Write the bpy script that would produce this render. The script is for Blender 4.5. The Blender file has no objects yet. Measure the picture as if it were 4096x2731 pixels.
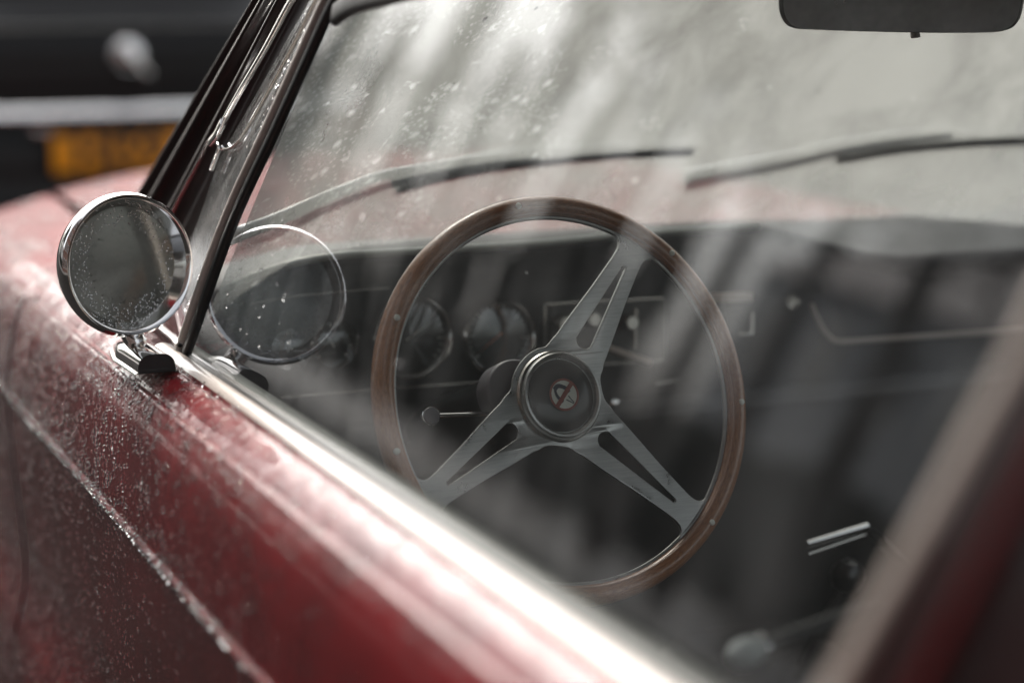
import bpy, math, random
import numpy as np
from mathutils import Vector, Matrix

sc = bpy.context.scene
C = sc.collection
R = math.radians
random.seed(7); rng = np.random.default_rng(7)

# ------------------------------------------------------------------ camera
YAW, PITCH = R(23.0), R(11.1)
FPX, WPX, HPX = 7964.0, 4096.0, 2731.0
fw = Vector((math.sin(YAW)*math.cos(PITCH), math.cos(YAW)*math.cos(PITCH), -math.sin(PITCH)))
rt = Vector((math.cos(YAW), -math.sin(YAW), 0.0))
up = rt.cross(fw)
CAM = Vector((-1.1566, -1.7382, 1.2823))
cd = bpy.data.cameras.new('camera'); cam = bpy.data.objects.new('camera', cd); C.objects.link(cam)
cd.lens = 70.0; cd.sensor_width = 36.0; cd.clip_end = 600; cd.clip_start = 0.02
M = Matrix((rt, up, -fw)).transposed().to_4x4(); M.translation = CAM
cam.matrix_world = M
cd.dof.use_dof = True; cd.dof.focus_distance = 1.955; cd.dof.aperture_fstop = 1.8
sc.camera = cam

def ray(px, py):
    return fw + rt*((px-WPX/2)/FPX) - up*((py-HPX/2)/FPX)
def at(px, py, p0, n):
    """where the line of sight through a photograph pixel meets a real plane of the car"""
    v = ray(px, py); n = Vector(n)
    return CAM + v*((Vector(p0)-CAM).dot(n)/v.dot(n))
def atd(px, py, d):
    return CAM + ray(px, py)*d

# ------------------------------------------------------------------ sky and sun
w = bpy.data.worlds.new('World'); sc.world = w; w.use_nodes = True
nt = w.node_tree; nt.nodes.clear()
SUN_AZ, SUN_EL = R(4), R(42)
sky = nt.nodes.new('ShaderNodeTexSky'); sky.sky_type = 'NISHITA'; sky.sun_disc = False
sky.sun_elevation = SUN_EL; sky.sun_rotation = SUN_AZ; sky.dust_density = 6.0; sky.air_density = 1.4
hs = nt.nodes.new('ShaderNodeHueSaturation'); hs.inputs['Saturation'].default_value = 0.22
bg = nt.nodes.new('ShaderNodeBackground'); bg.inputs[1].default_value = 0.115
wo = nt.nodes.new('ShaderNodeOutputWorld')
nt.links.new(sky.outputs[0], hs.inputs['Color']); nt.links.new(hs.outputs[0], bg.inputs[0]); nt.links.new(bg.outputs[0], wo.inputs[0])
ld = bpy.data.lights.new('sun', 'SUN'); ld.energy = 1.1; ld.angle = R(10); ld.color = (1, .90, .78)
lo = bpy.data.objects.new('sun', ld); C.objects.link(lo)
sd = Vector((math.sin(SUN_AZ)*math.cos(SUN_EL), math.cos(SUN_AZ)*math.cos(SUN_EL), math.sin(SUN_EL)))
lo.rotation_euler = sd.to_track_quat('Z', 'Y').to_euler(); lo.location = (-6, 6, 8)
vs = sc.view_settings; sc.display_settings.display_device = 'sRGB'
vs.view_transform = 'Standard'; vs.look = 'None'; vs.gamma = 1; vs.exposure = 1.5
try: vs.use_curve_mapping = False
except Exception: pass
sc.cycles.max_bounces = 14; sc.cycles.transparent_max_bounces = 24; sc.cycles.transmission_bounces = 10
sc.cycles.glossy_bounces = 6; sc.cycles.diffuse_bounces = 4
sc.cycles.caustics_reflective = False; sc.cycles.caustics_refractive = False
sc.cycles.sample_clamp_indirect = 6
sc.cycles.use_denoising = True

# ------------------------------------------------------------------ materials
MATS = {}
class NT:
    def __init__(s, name):
        s.m = bpy.data.materials.new(name); s.m.use_nodes = True; s.t = s.m.node_tree; s.t.nodes.clear()
        s.out = s.n('ShaderNodeOutputMaterial')
    def n(s, typ, **k):
        nd = s.t.nodes.new(typ)
        for a, b in k.items(): setattr(nd, a, b)
        return nd
    def l(s, a, b): s.t.links.new(a, b)
    def coord(s, scale=(1, 1, 1)):
        tc = s.n('ShaderNodeTexCoord'); mp = s.n('ShaderNodeMapping'); mp.inputs['Scale'].default_value = scale
        s.l(tc.outputs['Object'], mp.inputs['Vector']); return mp.outputs[0]
    def noise(s, scale, detail=4, rough=.6, vec=None, dist=0):
        nn = s.n('ShaderNodeTexNoise'); nn.inputs['Scale'].default_value = scale; nn.inputs['Detail'].default_value = detail
        nn.inputs['Roughness'].default_value = rough; nn.inputs['Distortion'].default_value = dist
        s.l(vec or s.coord(), nn.inputs['Vector']); return nn.outputs['Fac']
    def ramp(s, fac, stops):
        r = s.n('ShaderNodeValToRGB'); e = r.color_ramp.elements
        while len(e) > 1: e.remove(e[-1])
        e[0].position = stops[0][0]; e[0].color = tuple(stops[0][1])+(1,) if hasattr(stops[0][1], '__len__') else (stops[0][1],)*3+(1,)
        for p, c in stops[1:]:
            x = e.new(p); x.color = tuple(c)+(1,) if hasattr(c, '__len__') else (c, c, c, 1)
        s.l(fac, r.inputs[0]); return r.outputs[0]
    def math(s, op, a, b=0., c=None, clamp=False):
        m = s.n('ShaderNodeMath', operation=op, use_clamp=clamp)
        for i, v in enumerate((a, b) if c is None else (a, b, c)):
            if isinstance(v, (int, float)): m.inputs[i].default_value = v
            else: s.l(v, m.inputs[i])
        return m.outputs[0]
    def bump(s, h, strength=.3, dist=.001, normal=None):
        b = s.n('ShaderNodeBump'); b.inputs['Strength'].default_value = strength; b.inputs['Distance'].default_value = dist
        s.l(h, b.inputs['Height'])
        if normal: s.l(normal, b.inputs['Normal'])
        return b.outputs[0]
    def pbsdf(s, col=(.5, .5, .5), rough=.5, metal=0, coat=0, coat_rough=.03, trans=0, ior=1.5, spec=.5, normal=None, coat_normal=None):
        p = s.n('ShaderNodeBsdfPrincipled')
        for key, v in (('Base Color', col), ('Roughness', rough), ('Metallic', metal), ('Coat Weight', coat), ('Coat Roughness', coat_rough),
                       ('Transmission Weight', trans), ('IOR', ior), ('Specular IOR Level', spec)):
            if hasattr(v, 'is_linked') or isinstance(v, bpy.types.NodeSocket): s.l(v, p.inputs[key])
            elif key == 'Base Color': p.inputs[key].default_value = tuple(v)+(1,)
            else: p.inputs[key].default_value = v
        if normal: s.l(normal, p.inputs['Normal'])
        if coat_normal: s.l(coat_normal, p.inputs['Coat Normal'])
        return p.outputs[0]
    def done(s, shader):
        s.l(shader, s.out.inputs[0]); MATS[s.m.name] = s.m; return s.m

def simple(name, col, rough=.5, metal=0, coat=0, nscale=60, var=.12, bump=0., bdist=.001, rvar=.1, spec=.5):
    t = NT(name); f = t.noise(nscale, 5)
    c = t.ramp(f, [(.25, [max(0, x*(1-var)) for x in col]), (.75, [x*(1+var) for x in col])])
    r = t.ramp(t.noise(nscale*.37, 3), [(.3, max(.01, rough-rvar*rough)), (.7, rough+rvar*rough)])
    nrm = t.bump(f, bump, bdist) if bump else None
    return t.done(t.pbsdf(c, r, metal, coat, spec=spec, normal=nrm))

# wet dark red paint: droplets and run-together water as relief
t = NT('wet_red_paint')
vc = t.coord()
fl = t.noise(9, 4, .6, vc)
col = t.ramp(fl, [(.3, (.095, .0022, .0045)), (.7, (.185, .0028, .0065))])
vor = t.n('ShaderNodeTexVoronoi'); vor.inputs['Scale'].default_value = 210; t.l(vc, vor.inputs['Vector'])
drop = t.ramp(vor.outputs['Distance'], [(0.0, 1.), (.28, .8), (.42, 0.)])
patch = t.ramp(t.noise(16, 5, .65, vc), [(.42, 0.), (.58, 1.)])
h = t.math('MULTIPLY', drop, patch)
blob = t.noise(70, 4, .6, vc, .4)
blobr = t.ramp(blob, [(.48, 0.), (.56, 1.)])
h2 = t.math('ADD', h, t.math('MULTIPLY', blobr, .7))
ge = t.n('ShaderNodeNewGeometry'); sz = t.n('ShaderNodeSeparateXYZ'); t.l(ge.outputs['Normal'], sz.inputs[0])
wetm = t.ramp(sz.outputs['Z'], [(.25, .10), (.7, 1.)]); h2 = t.math('MULTIPLY', h2, wetm)   # water lies on what faces up
nb = t.bump(h2, .6, .0011)
cw = t.ramp(t.noise(24, 5, .7, vc, .5), [(.40, .30), (.58, 1.)]); cw = t.math('MAXIMUM', cw, t.math('SUBTRACT', 1.12, wetm))
sy = t.n('ShaderNodeSeparateXYZ'); t.l(vc, sy.inputs[0]); yr = t.n('ShaderNodeMapRange'); yr.interpolation_type = 'SMOOTHSTEP'
for k_, v_ in zip(('From Min', 'From Max', 'To Min', 'To Max'), (-.30, .12, .80, 0.)): yr.inputs[k_].default_value = v_
t.l(sy.outputs['Y'], yr.inputs['Value']); cw = t.math('MAXIMUM', cw, yr.outputs[0])      # the door end is one sheet of water
t.done(t.pbsdf(col, .5, 0, cw, .02, spec=.05, normal=t.bump(fl, .05, .001), coat_normal=nb))
# glossier, smoother paint for steep panels
t = NT('clean_red_paint')
vc = t.coord(); fl = t.noise(7, 4, .6, vc)
col = t.ramp(fl, [(.3, (.095, .0022, .0045)), (.7, (.11, .003, .006))])
vor = t.n('ShaderNodeTexVoronoi'); vor.inputs['Scale'].default_value = 330; t.l(vc, vor.inputs['Vector'])
drop = t.ramp(vor.outputs['Distance'], [(0.0, 1.), (.2, .6), (.3, 0.)])
patch = t.ramp(t.noise(22, 4, .7, vc), [(.45, 0.), (.6, 1.)])
nb = t.bump(t.math('MULTIPLY', drop, patch), .35, .0005)
t.done(t.pbsdf(col, .5, 0, 1.0, .03, spec=.05, coat_normal=nb))

simple('chrome', (.78, .77, .76), .07, 1, nscale=30, var=.05)
simple('worn_chrome', (.66, .64, .60), .22, 1, nscale=80, var=.1, bump=.1, bdist=.0004)
simple('pillar_red', (.016, .0018, .0022), .3, 0, coat=.8, nscale=8, var=.3)  # near-black red: the rear pillar's shade is put into this paint
simple('door_capping', (.10, .108, .095), .4, 0, nscale=200, bump=.2, bdist=.0005)
simple('light_wood', (.42, .20, .11), .35, 0, coat=.5)
simple('silver_paint', (.85, .86, .85), .35, 0, coat=.5)
simple('cowl_grey', (.16, .155, .17), .4, 0, nscale=80)
simple('cream_trim', (.44, .38, .34), .35, 0, nscale=90, var=.12, bump=.2, bdist=.0006, coat=.4)
simple('rubber', (.013, .013, .013), .42, 0, nscale=200, bump=.1, bdist=.0004)
simple('black_gloss', (.014, .013, .013), .30, 0, coat=.25, nscale=40)
simple('dark_leather', (.036, .033, .033), .45, 0, nscale=260, bump=.5, bdist=.0008, var=.2)
simple('crackle_black', (.034, .035, .039), .62, 0, nscale=420, bump=.5, bdist=.0005, var=.25)
simple('dash_top_vinyl', (.05, .052, .054), .38, 0, nscale=420, bump=.4, bdist=.0005, var=.25)
simple('carpet', (.028, .026, .027), .95, 0, nscale=500, bump=.8, bdist=.002, var=.4)
simple('gauge_face', (.012, .012, .013), .5, 0, nscale=100)
simple('white_print', (.75, .74, .70), .5, 0, nscale=100, var=.03)
simple('orange_needle', (.75, .16, .03), .4, 0, nscale=60, var=.05)
simple('emblem_white', (.80, .82, .74), .3, 0, nscale=60, var=.05)
simple('emblem_red', (.28, .07, .05), .35, 0, nscale=60, var=.1)
simple('emblem_ink', (.035, .04, .065), .35, 0, nscale=60, var=.1)
simple('headlining', (.20, .19, .18), .9, 0, nscale=300, bump=.4, bdist=.001)
simple('black_paint', (.005, .0045, .0045), .38, 0, coat=0, nscale=4, var=.2, spec=.25)
simple('plate_yellow', (1.0, .36, .003), .45, 0, nscale=12, var=.04)
simple('plate_ink', (.012, .011, .010), .4, 0, nscale=12, var=.04)
simple('red_lens', (.35, .01, .01), .15, 0, coat=1)
simple('white_grip', (.50, .53, .51), .3, 0, nscale=60, var=.06)
simple('tyre', (.016, .016, .016), .8, 0, nscale=60, bump=.4, bdist=.003)

t = NT('satin_aluminium'); vc = t.coord((30, 30, 900)); br_ = t.noise(1, 3, .6, vc)
sm = t.noise(26, 5, .7, None, .5)
col = t.ramp(br_, [(.3, (.37, .375, .37)), (.7, (.47, .475, .465))]); ro = t.ramp(sm, [(.35, .26), (.65, .52)])
t.done(t.pbsdf(col, ro, 1, normal=t.bump(br_, .05, .0002)))
# varnished wood
t = NT('varnished_wood')
tc = t.n('ShaderNodeTexCoord'); mp = t.n('ShaderNodeMapping'); mp.inputs['Scale'].default_value = (1, 1, 1)
t.l(tc.outputs['UV'], mp.inputs['Vector'])
g = t.n('ShaderNodeTexNoise'); g.inputs['Scale'].default_value = 1; g.inputs['Detail'].default_value = 6
mp.inputs['Scale'].default_value = (14, 60, 1); t.l(mp.outputs[0], g.inputs['Vector'])
col = t.ramp(g.outputs['Fac'], [(.3, (.20, .070, .020)), (.5, (.33, .125, .042)), (.72, (.47, .20, .075))])
t.done(t.pbsdf(col, .38, 0, .8, .12))

# bonnet: coarse standing beads
t = NT('beaded_red_paint'); vc = t.coord((1.0, .30, 1)); fl = t.noise(9, 4, .6, vc)
col = t.ramp(fl, [(.3, (.095, .0022, .0045)), (.7, (.185, .0028, .0065))])
b1_ = t.ramp(t.noise(46, 5, .65, vc, .6), [(.40, 0.), (.62, 1.)]); b2_ = t.ramp(t.noise(150, 3, .6, vc, .3), [(.45, 0.), (.56, 1.)])
nb = t.bump(t.math('ADD', b1_, t.math('MULTIPLY', b2_, .5)), 1.0, .0060)
cw = t.ramp(t.noise(15, 6, .72, vc, .8), [(.47, .0), (.54, 1.)])
t.done(t.pbsdf(col, .5, 0, cw, .03, spec=.05, coat_normal=nb))
# thin glass: clear sheet, mirror-like by angle, with a film for dirt, fog and painted haze
def glass(name, tint=(.93, .95, .94), film=.03, film_hi=.05, streak=(3, 3, 3), f0=.085, bumpy=0, filmcol=(.75, .77, .77), pscale=6, stops=(.35, .7), transl=.5, rough=0.0, zramp=None, beads=False):
    t = NT(name); vc = t.coord(streak)
    lw = t.n('ShaderNodeLayerWeight'); lw.inputs['Blend'].default_value = .5
    f5 = t.math('POWER', lw.outputs['Facing'], 4.0)
    fr = t.math('MULTIPLY_ADD', f5, 1-f0, f0)
    nz = t.noise(pscale, 6, .62, vc, .3)
    fac = t.ramp(nz, [(stops[0], film), (stops[1], film_hi)])
    if zramp:
        tc = t.n('ShaderNodeTexCoord'); sx = t.n('ShaderNodeSeparateXYZ'); t.l(tc.outputs['Object'], sx.inputs[0])
        mr = t.n('ShaderNodeMapRange'); mr.interpolation_type = 'SMOOTHSTEP'
        t.l(sx.outputs['Z'], mr.inputs['Value'])
        for k, v in zip(('From Min', 'From Max', 'To Min', 'To Max'), zramp): mr.inputs[k].default_value = v
        fac = t.math('MULTIPLY', fac, mr.outputs[0], clamp=True)
    glintfac = None
    if beads:  # rain spots with sun glints painted into the film colour
        wc = t.coord(); vo = t.n('ShaderNodeTexVoronoi'); vo.inputs['Scale'].default_value = 40; t.l(wc, vo.inputs['Vector'])
        vo2 = t.n('ShaderNodeTexVoronoi'); vo2.inputs['Scale'].default_value = 150; t.l(wc, vo2.inputs['Vector'])
        spot = t.math('MULTIPLY', t.ramp(vo.outputs['Distance'], [(.08, .15), (.30, 1.)]), t.ramp(vo2.outputs['Distance'], [(.15, .55), (.45, 1.)]))
        sx2 = t.n('ShaderNodeSeparateXYZ'); t.l(wc, sx2.inputs[0]); side = t.n('ShaderNodeMapRange')
        for k, v in zip(('From Min', 'From Max', 'To Min', 'To Max'), (-.60, .05, .42, .66)): side.inputs[k].default_value = v
        t.l(sx2.outputs['X'], side.inputs['Value'])
        cell = t.math('GREATER_THAN', t.noise(14, 3, .6, wc), side.outputs[0])      # painted glint spots gather towards the driver side
        glintfac = t.math('MULTIPLY', t.math('SUBTRACT', 1., spot), cell)
        fac = t.math('MAXIMUM', fac, t.math('MULTIPLY', glintfac, .9))
    tr = t.n('ShaderNodeBsdfTransparent'); tr.inputs[0].default_value = tint+(1,)
    gl = t.n('ShaderNodeBsdfGlossy'); gl.inputs['Roughness'].default_value = rough; gl.inputs['Color'].default_value = (.95, .97, 1, 1)
    if bumpy:
        b = t.bump(t.noise(bumpy, 3, .5), .06, .002); t.l(b, gl.inputs['Normal'])
    df = t.n('ShaderNodeBsdfDiffuse'); df.inputs[0].default_value = filmcol+(1,)
    tl = t.n('ShaderNodeBsdfTranslucent'); tl.inputs[0].default_value = filmcol+(1,)
    if glintfac:
        fc = t.ramp(glintfac, [(0, filmcol), (1, (.56, .58, .57))]); t.l(fc, df.inputs[0]); t.l(fc, tl.inputs[0])
    m1 = t.n('ShaderNodeMixShader'); m1.inputs[0].default_value = transl; t.l(df.outputs[0], m1.inputs[1]); t.l(tl.outputs[0], m1.inputs[2])
    m2 = t.n('ShaderNodeMixShader'); t.l(fac, m2.inputs[0]); t.l(tr.outputs[0], m2.inputs[1]); t.l(m1.outputs[0], m2.inputs[2])
    m3 = t.n('ShaderNodeMixShader'); t.l(fr, m3.inputs[0]); t.l(m2.outputs[0], m3.inputs[1]); t.l(gl.outputs[0], m3.inputs[2])
    return t.done(m3.outputs[0])
glass('side_glass', film=.025, film_hi=.15, streak=(3.5, 3.5, .30), pscale=8, bumpy=1.5, stops=(.44, .70))  # streaky pale film: dirt plus reflected veil and streaks put into its colour
glass('fogged_glass', film=.60, film_hi=.94, streak=(1.6, 1, .8), pscale=7, f0=.05, transl=.7, filmcol=(.275, .28, .267), stops=(.34, .60), zramp=(.96, 1.10, .68, 1.0), beads=True)
glass('quarter_glass', film=.25, film_hi=.65, streak=(1, 1, 1), pscale=60, f0=.08, transl=.5, filmcol=(.7, .7, .68))
glass('clear_glass', film=.01, film_hi=.02)
t = NT('mirror_silver'); gl = t.n('ShaderNodeBsdfGlossy'); gl.inputs['Roughness'].default_value = .10; gl.inputs[0].default_value = (.26, .265, .25, 1)
df = t.n('ShaderNodeBsdfDiffuse'); df.inputs[0].default_value = (.30, .31, .28, 1)
mx = t.n('ShaderNodeMixShader'); t.l(t.ramp(t.noise(40, 5, .7), [(.3, .45), (.7, .65)]), mx.inputs[0]); t.l(gl.outputs[0], mx.inputs[1]); t.l(df.outputs[0], mx.inputs[2])
t.done(mx.outputs[0])
t = NT('cabin_mirror_silver'); gl = t.n('ShaderNodeBsdfGlossy'); gl.inputs['Roughness'].default_value = .06; gl.inputs[0].default_value = (.8, .8, .8, 1)
df = t.n('ShaderNodeBsdfDiffuse'); df.inputs[0].default_value = (.75, .75, .76, 1)
mx = t.n('ShaderNodeMixShader'); t.l(t.ramp(t.noise(10, 4, .7), [(.35, .2), (.65, .7)]), mx.inputs[0]); t.l(gl.outputs[0], mx.inputs[1]); t.l(df.outputs[0], mx.inputs[2])
t.done(mx.outputs[0])
t = NT('water'); g = t.n('ShaderNodeBsdfGlass'); g.inputs['IOR'].default_value = 1.33; g.inputs['Roughness'].default_value = 0.0
t.done(g.outputs[0])

# outdoors
def ground_mat(name, c1, c2, scale, rough=(.25, .7), spec=.3):
    t = NT(name); f = t.noise(scale, 8, .65); f2 = t.noise(scale*.04, 4, .6)
    c = t.ramp(f, [(.3, c1), (.7, c2)]); r = t.ramp(f2, [(.4, rough[0]), (.6, rough[1])])
    return t.done(t.pbsdf(c, r, spec=spec, normal=t.bump(f, .5, .006)))
ground_mat('wet_asphalt', (.008, .0075, .0075), (.018, .017, .0165), 60, (.8, .95), .02)
ground_mat('paving', (.07, .066, .062), (.12, .113, .105), 20, (.30, .6), .4)
ground_mat('pale_paving', (.20, .185, .165), (.32, .30, .27), 20, (.4, .7))
ground_mat('kerb_stone', (.2, .19, .18), (.3, .29, .27), 30)
t = NT('brick_wall'); br = t.n('ShaderNodeTexBrick'); t.l(t.coord((1, 1, 1)), br.inputs['Vector'])
tc = t.n('ShaderNodeTexCoord'); sx = t.n('ShaderNodeSeparateXYZ'); cb = t.n('ShaderNodeCombineXYZ'); t.l(tc.outputs['Object'], sx.inputs[0])
t.l(t.math('ADD', sx.outputs[0], sx.outputs[1]), cb.inputs[0]); t.l(sx.outputs[2], cb.inputs[1]); t.l(cb.outputs[0], br.inputs['Vector'])
br.inputs['Color1'].default_value = (.16, .065, .045, 1); br.inputs['Color2'].default_value = (.11, .05, .04, 1); br.inputs['Mortar'].default_value = (.25, .23, .2, 1)
br.inputs['Scale'].default_value = 4.6; br.inputs['Brick Width'].default_value = .9; br.inputs['Row Height'].default_value = .3
t.done(t.pbsdf(br.outputs['Color'], .85, normal=t.bump(br.outputs['Fac'], .3, .01)))
simple('render_grey', (.33, .34, .35), .9, nscale=8)
simple('render_pale', (.55, .56, .56), .9, nscale=8)
simple('conifer_leaf', (.018, .028, .016), .7, nscale=3, var=.4)
simple('render_dark', (.06, .06, .065), .8, nscale=8)
simple('roof_tile', (.05, .04, .04), .7, nscale=20)
simple('window_white', (.6, .6, .58), .5)
simple('pane_dark', (.02, .023, .027), .06, 0, coat=1, nscale=3)
simple('bark', (.05, .042, .035), .9, nscale=20, bump=.8, bdist=.02)
simple('leaf', (.055, .075, .035), .6, nscale=3, var=.4)

# ------------------------------------------------------------------ helpers
def obj(name, verts, faces, mat, parent=None, smooth=True, uv=None, mats=None, midx=None, label=None):
    me = bpy.data.meshes.new(name); me.from_pydata([tuple(v) for v in verts], [], faces)
    for m in (mats or [mat]): me.materials.append(MATS[m])
    if midx is not None: me.polygons.foreach_set('material_index', midx)
    me.polygons.foreach_set('use_smooth', [smooth]*len(me.polygons))
    if uv is not None:
        l = me.uv_layers.new(name='UVMap'); vi = np.empty(len(me.loops), int); me.loops.foreach_get('vertex_index', vi)
        l.data.foreach_set('uv', np.asarray(uv, float)[vi].ravel())
    me.update()
    o = bpy.data.objects.new(name, me); C.objects.link(o)
    if parent: o.parent = parent
    if label: o['label'] = label
    return o
def autosmooth(o, ang=35):
    me = o.data; me.set_sharp_from_angle(angle=R(ang)); return o
def empty(name, loc=(0, 0, 0), **k):
    o = bpy.data.objects.new(name, None); C.objects.link(o); o.location = loc
    for a, b in k.items(): o[a] = b
    return o
def grid_faces(nu, nv, closeu=False, closev=False):
    f = []
    for i in range(nu - (0 if closeu else 1)):
        for j in range(nv - (0 if closev else 1)):
            a = i*nv+j; b = i*nv+(j+1) % nv; c = ((i+1) % nu)*nv+(j+1) % nv; d = ((i+1) % nu)*nv+j
            f.append((a, b, c, d))
    return f
def catmull(pts, n=8, closed=False):
    P = [Vector(p) for p in pts]; out = []; N = len(P)
    rngi = range(N if closed else N-1)
    for i in rngi:
        g = (lambda k: P[k % N]) if closed else (lambda k: P[min(max(k, 0), N-1)])
        p0, p1, p2, p3 = g(i-1), g(i), g(i+1), g(i+2)
        for k in range(n):
            s = k/n
            out.append(.5*((2*p1)+(p2-p0)*s+(2*p0-5*p1+4*p2-p3)*s*s+(3*p1-p0-3*p2+p3)*s**3))
    if not closed: out.append(P[-1].copy())
    return out
def frames(pts, ref):
    T = []
    for i in range(len(pts)):
        a = pts[max(i-1, 0)]; b = pts[min(i+1, len(pts)-1)]; d = (b-a).normalized()
        s = d.cross(ref).normalized(); T.append((s, s.cross(d).normalized()))
    return T
def sweep(name, pts, prof, mat, parent=None, ref=(0, 0, 1), cap=True, scale=None, smooth=True, sharp=None, label=None):
    """prof: closed list of (a,b) across the path"""
    pts = [Vector(p) for p in pts]; fr = frames(pts, Vector(ref)); V = []
    for i, (p, (s, u)) in enumerate(zip(pts, fr)):
        k = scale[i] if scale else 1
        V += [p + s*(a*k) + u*(b*k) for a, b in prof]
    n = len(prof); F = grid_faces(len(pts), n, False, True)
    if cap: F += [tuple(range(n))[::-1], tuple((len(pts)-1)*n+i for i in range(n))]
    o = obj(name, V, F, mat, parent, smooth, label=label)
    if sharp: autosmooth(o, sharp)
    return o
def lerp(a, b, s): return a+(b-a)*s
def circ(r, n=16, ry=None): return [(r*math.cos(2*math.pi*i/n), (ry or r)*math.sin(2*math.pi*i/n)) for i in range(n)]
def tube(name, pts, r, mat, parent=None, n=14, label=None, scale=None): 
    p = [Vector(q) for q in pts]; d = (p[-1]-p[0]).normalized(); ref = (0, 0, 1) if abs(d.z) < .9 else (0, 1, 0)
    return sweep(name, p, circ(r, n), mat, parent, ref, label=label, scale=scale, sharp=50)
def lathe(name, prof, o, ax, mat, parent=None, n=48, xd=None, ell=(1, 1), sharp=40, label=None, uv=False):
    """prof: list of (r, h) along axis ax from o"""
    o = Vector(o); ax = Vector(ax).normalized(); xd = Vector(xd or ((1, 0, 0) if abs(ax.x) < .8 else (0, 1, 0)))
    e1 = (xd-ax*xd.dot(ax)).normalized(); e2 = ax.cross(e1); V = []
    for i in range(n):
        a = 2*math.pi*i/n
        for r, hh in prof: V.append(o+ax*hh+e1*(r*ell[0]*math.cos(a))+e2*(r*ell[1]*math.sin(a)))
    F = grid_faces(n, len(prof), True, False)
    ob = obj(name, V, F, mat, parent, True, label=label)
    if sharp: autosmooth(ob, sharp)
    return ob
def slab(name, outline, nrm, th, mat, parent=None, bevel=0, smooth=False, label=None):
    """planar outline (3d points) given thickness th along nrm"""
    nrm = Vector(nrm).normalized(); P = [Vector(p) for p in outline]; n = len(P); c = sum(P, Vector())/n
    rings = [(0, -th/2+bevel), (bevel, -th/2), ] if False else None
    V = []
    if bevel:
        lay = [(bevel, -th/2), (0, -th/2+bevel), (0, th/2-bevel), (bevel, th/2)]
    else: lay = [(0, -th/2), (0, th/2)]
    for ins, hh in lay:
        for p in P:
            d = (c-p); q = p + d.normalized()*ins if d.length > 0 else p
            V.append(q+nrm*hh)
    F = grid_faces(len(lay), n, False, True)
    F += [tuple(range(n))[::-1], tuple((len(lay)-1)*n+i for i in range(n))]
    o = obj(name, V, F, mat, parent, smooth, label=label)
    if smooth: autosmooth(o, 30)
    return o
def box(name, c, s, mat, parent=None, bev=0.0, rot=None, label=None):
    c = Vector(c); hx, hy, hz = [q/2 for q in s]; b = min(bev, hx*.9, hy*.9, hz*.9)
    import bmesh
    bm = bmesh.new(); bmesh.ops.create_cube(bm, size=1)
    for v in bm.verts: v.co = Vector((v.co.x*s[0], v.co.y*s[1], v.co.z*s[2]))
    if b > 0: bmesh.ops.bevel(bm, geom=bm.edges[:], offset=b, segments=3, affect='EDGES', profile=.6)
    me = bpy.data.meshes.new(name); bm.to_mesh(me); bm.free(); me.materials.append(MATS[mat])
    o = bpy.data.objects.new(name, me); C.objects.link(o)
    m = (rot.to_4x4() if rot else Matrix.Identity(4)); m.translation = c; me.transform(m)
    me.polygons.foreach_set('use_smooth', [b > 0]*len(me.polygons))
    if b > 0: autosmooth(o, 40)
    if parent: o.parent = parent
    if label: o['label'] = label
    return o
def join_pd(list_vf):
    V, F = [], []
    for v, f in list_vf:
        k = len(V); V += list(v); F += [tuple(i+k for i in q) for q in f]
    return V, F
def drops(name, P, N, rad, mat='water', parent=None, flat=.52, T=None, elong=1.25, seg=8):
    """hemispherical beads of water standing on a surface"""
    P = np.asarray(P, float); N = np.asarray(N, float); N /= np.linalg.norm(N, axis=1)[:, None]; n = len(P)
    if T is None: T = np.tile([0, 0, 1.], (n, 1)) + rng.normal(0, .15, (n, 3))
    e1 = T-N*(T*N).sum(1)[:, None]; e1 /= np.linalg.norm(e1, axis=1)[:, None]; e2 = np.cross(N, e1)
    rad = np.asarray(rad)[:, None]
    loc = [(0, 0, 1.0)]
    for rr, hh in ((.42, .88), (.78, .56), (.97, .22), (1.0, -.12)):
        for k in range(seg):
            a = 2*math.pi*k/seg; loc.append((rr*math.cos(a), rr*math.sin(a), hh))
    loc = np.array(loc); m = len(loc)
    el = 1+rng.random(n)*(elong-1); el = el[:, None]
    V = np.empty((n, m, 3))
    for i, (a, b, c) in enumerate(loc):
        jit = 1 + rng.normal(0, .07, (n, 1))
        V[:, i] = P + e1*(rad*el*a*jit) + e2*(rad*b*jit) + N*(rad*flat*c)
    F = [(0, 1+k, 1+(k+1) % seg) for k in range(seg)]
    for q in range(3):
        for k in range(seg):
            a = 1+q*seg+k; b = 1+q*seg+(k+1) % seg; F.append((a, a+seg, b+seg, b))
    F.append(tuple(1+3*seg+k for k in range(seg))[::-1])
    nl = [len(f) for f in F]; flatf = np.concatenate([np.array(f) for f in F])
    allf = (flatf[None, :] + (np.arange(n)*m)[:, None]).ravel()
    tot = np.tile(nl, n); start = np.concatenate([[0], np.cumsum(tot)[:-1]])
    me = bpy.data.meshes.new(name); me.vertices.add(n*m); me.vertices.foreach_set('co', V.ravel())
    me.loops.add(len(allf)); me.loops.foreach_set('vertex_index', allf.astype(np.int32))
    me.polygons.add(len(tot)); me.polygons.foreach_set('loop_start', start.astype(np.int32)); 
    me.polygons.foreach_set('use_smooth', np.ones(len(tot), bool)); me.update(calc_edges=True)
    me.materials.append(MATS[mat]); o = bpy.data.objects.new(name, me); C.objects.link(o); o['kind'] = 'stuff'
    if parent: o.parent = parent
    return o

# ================================================================== RED CAR
car = empty('red_sports_car', (0, 0, 0), label='wet dark red classic sports car with chrome door mirror and wood-rimmed steering wheel', category='car')

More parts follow.
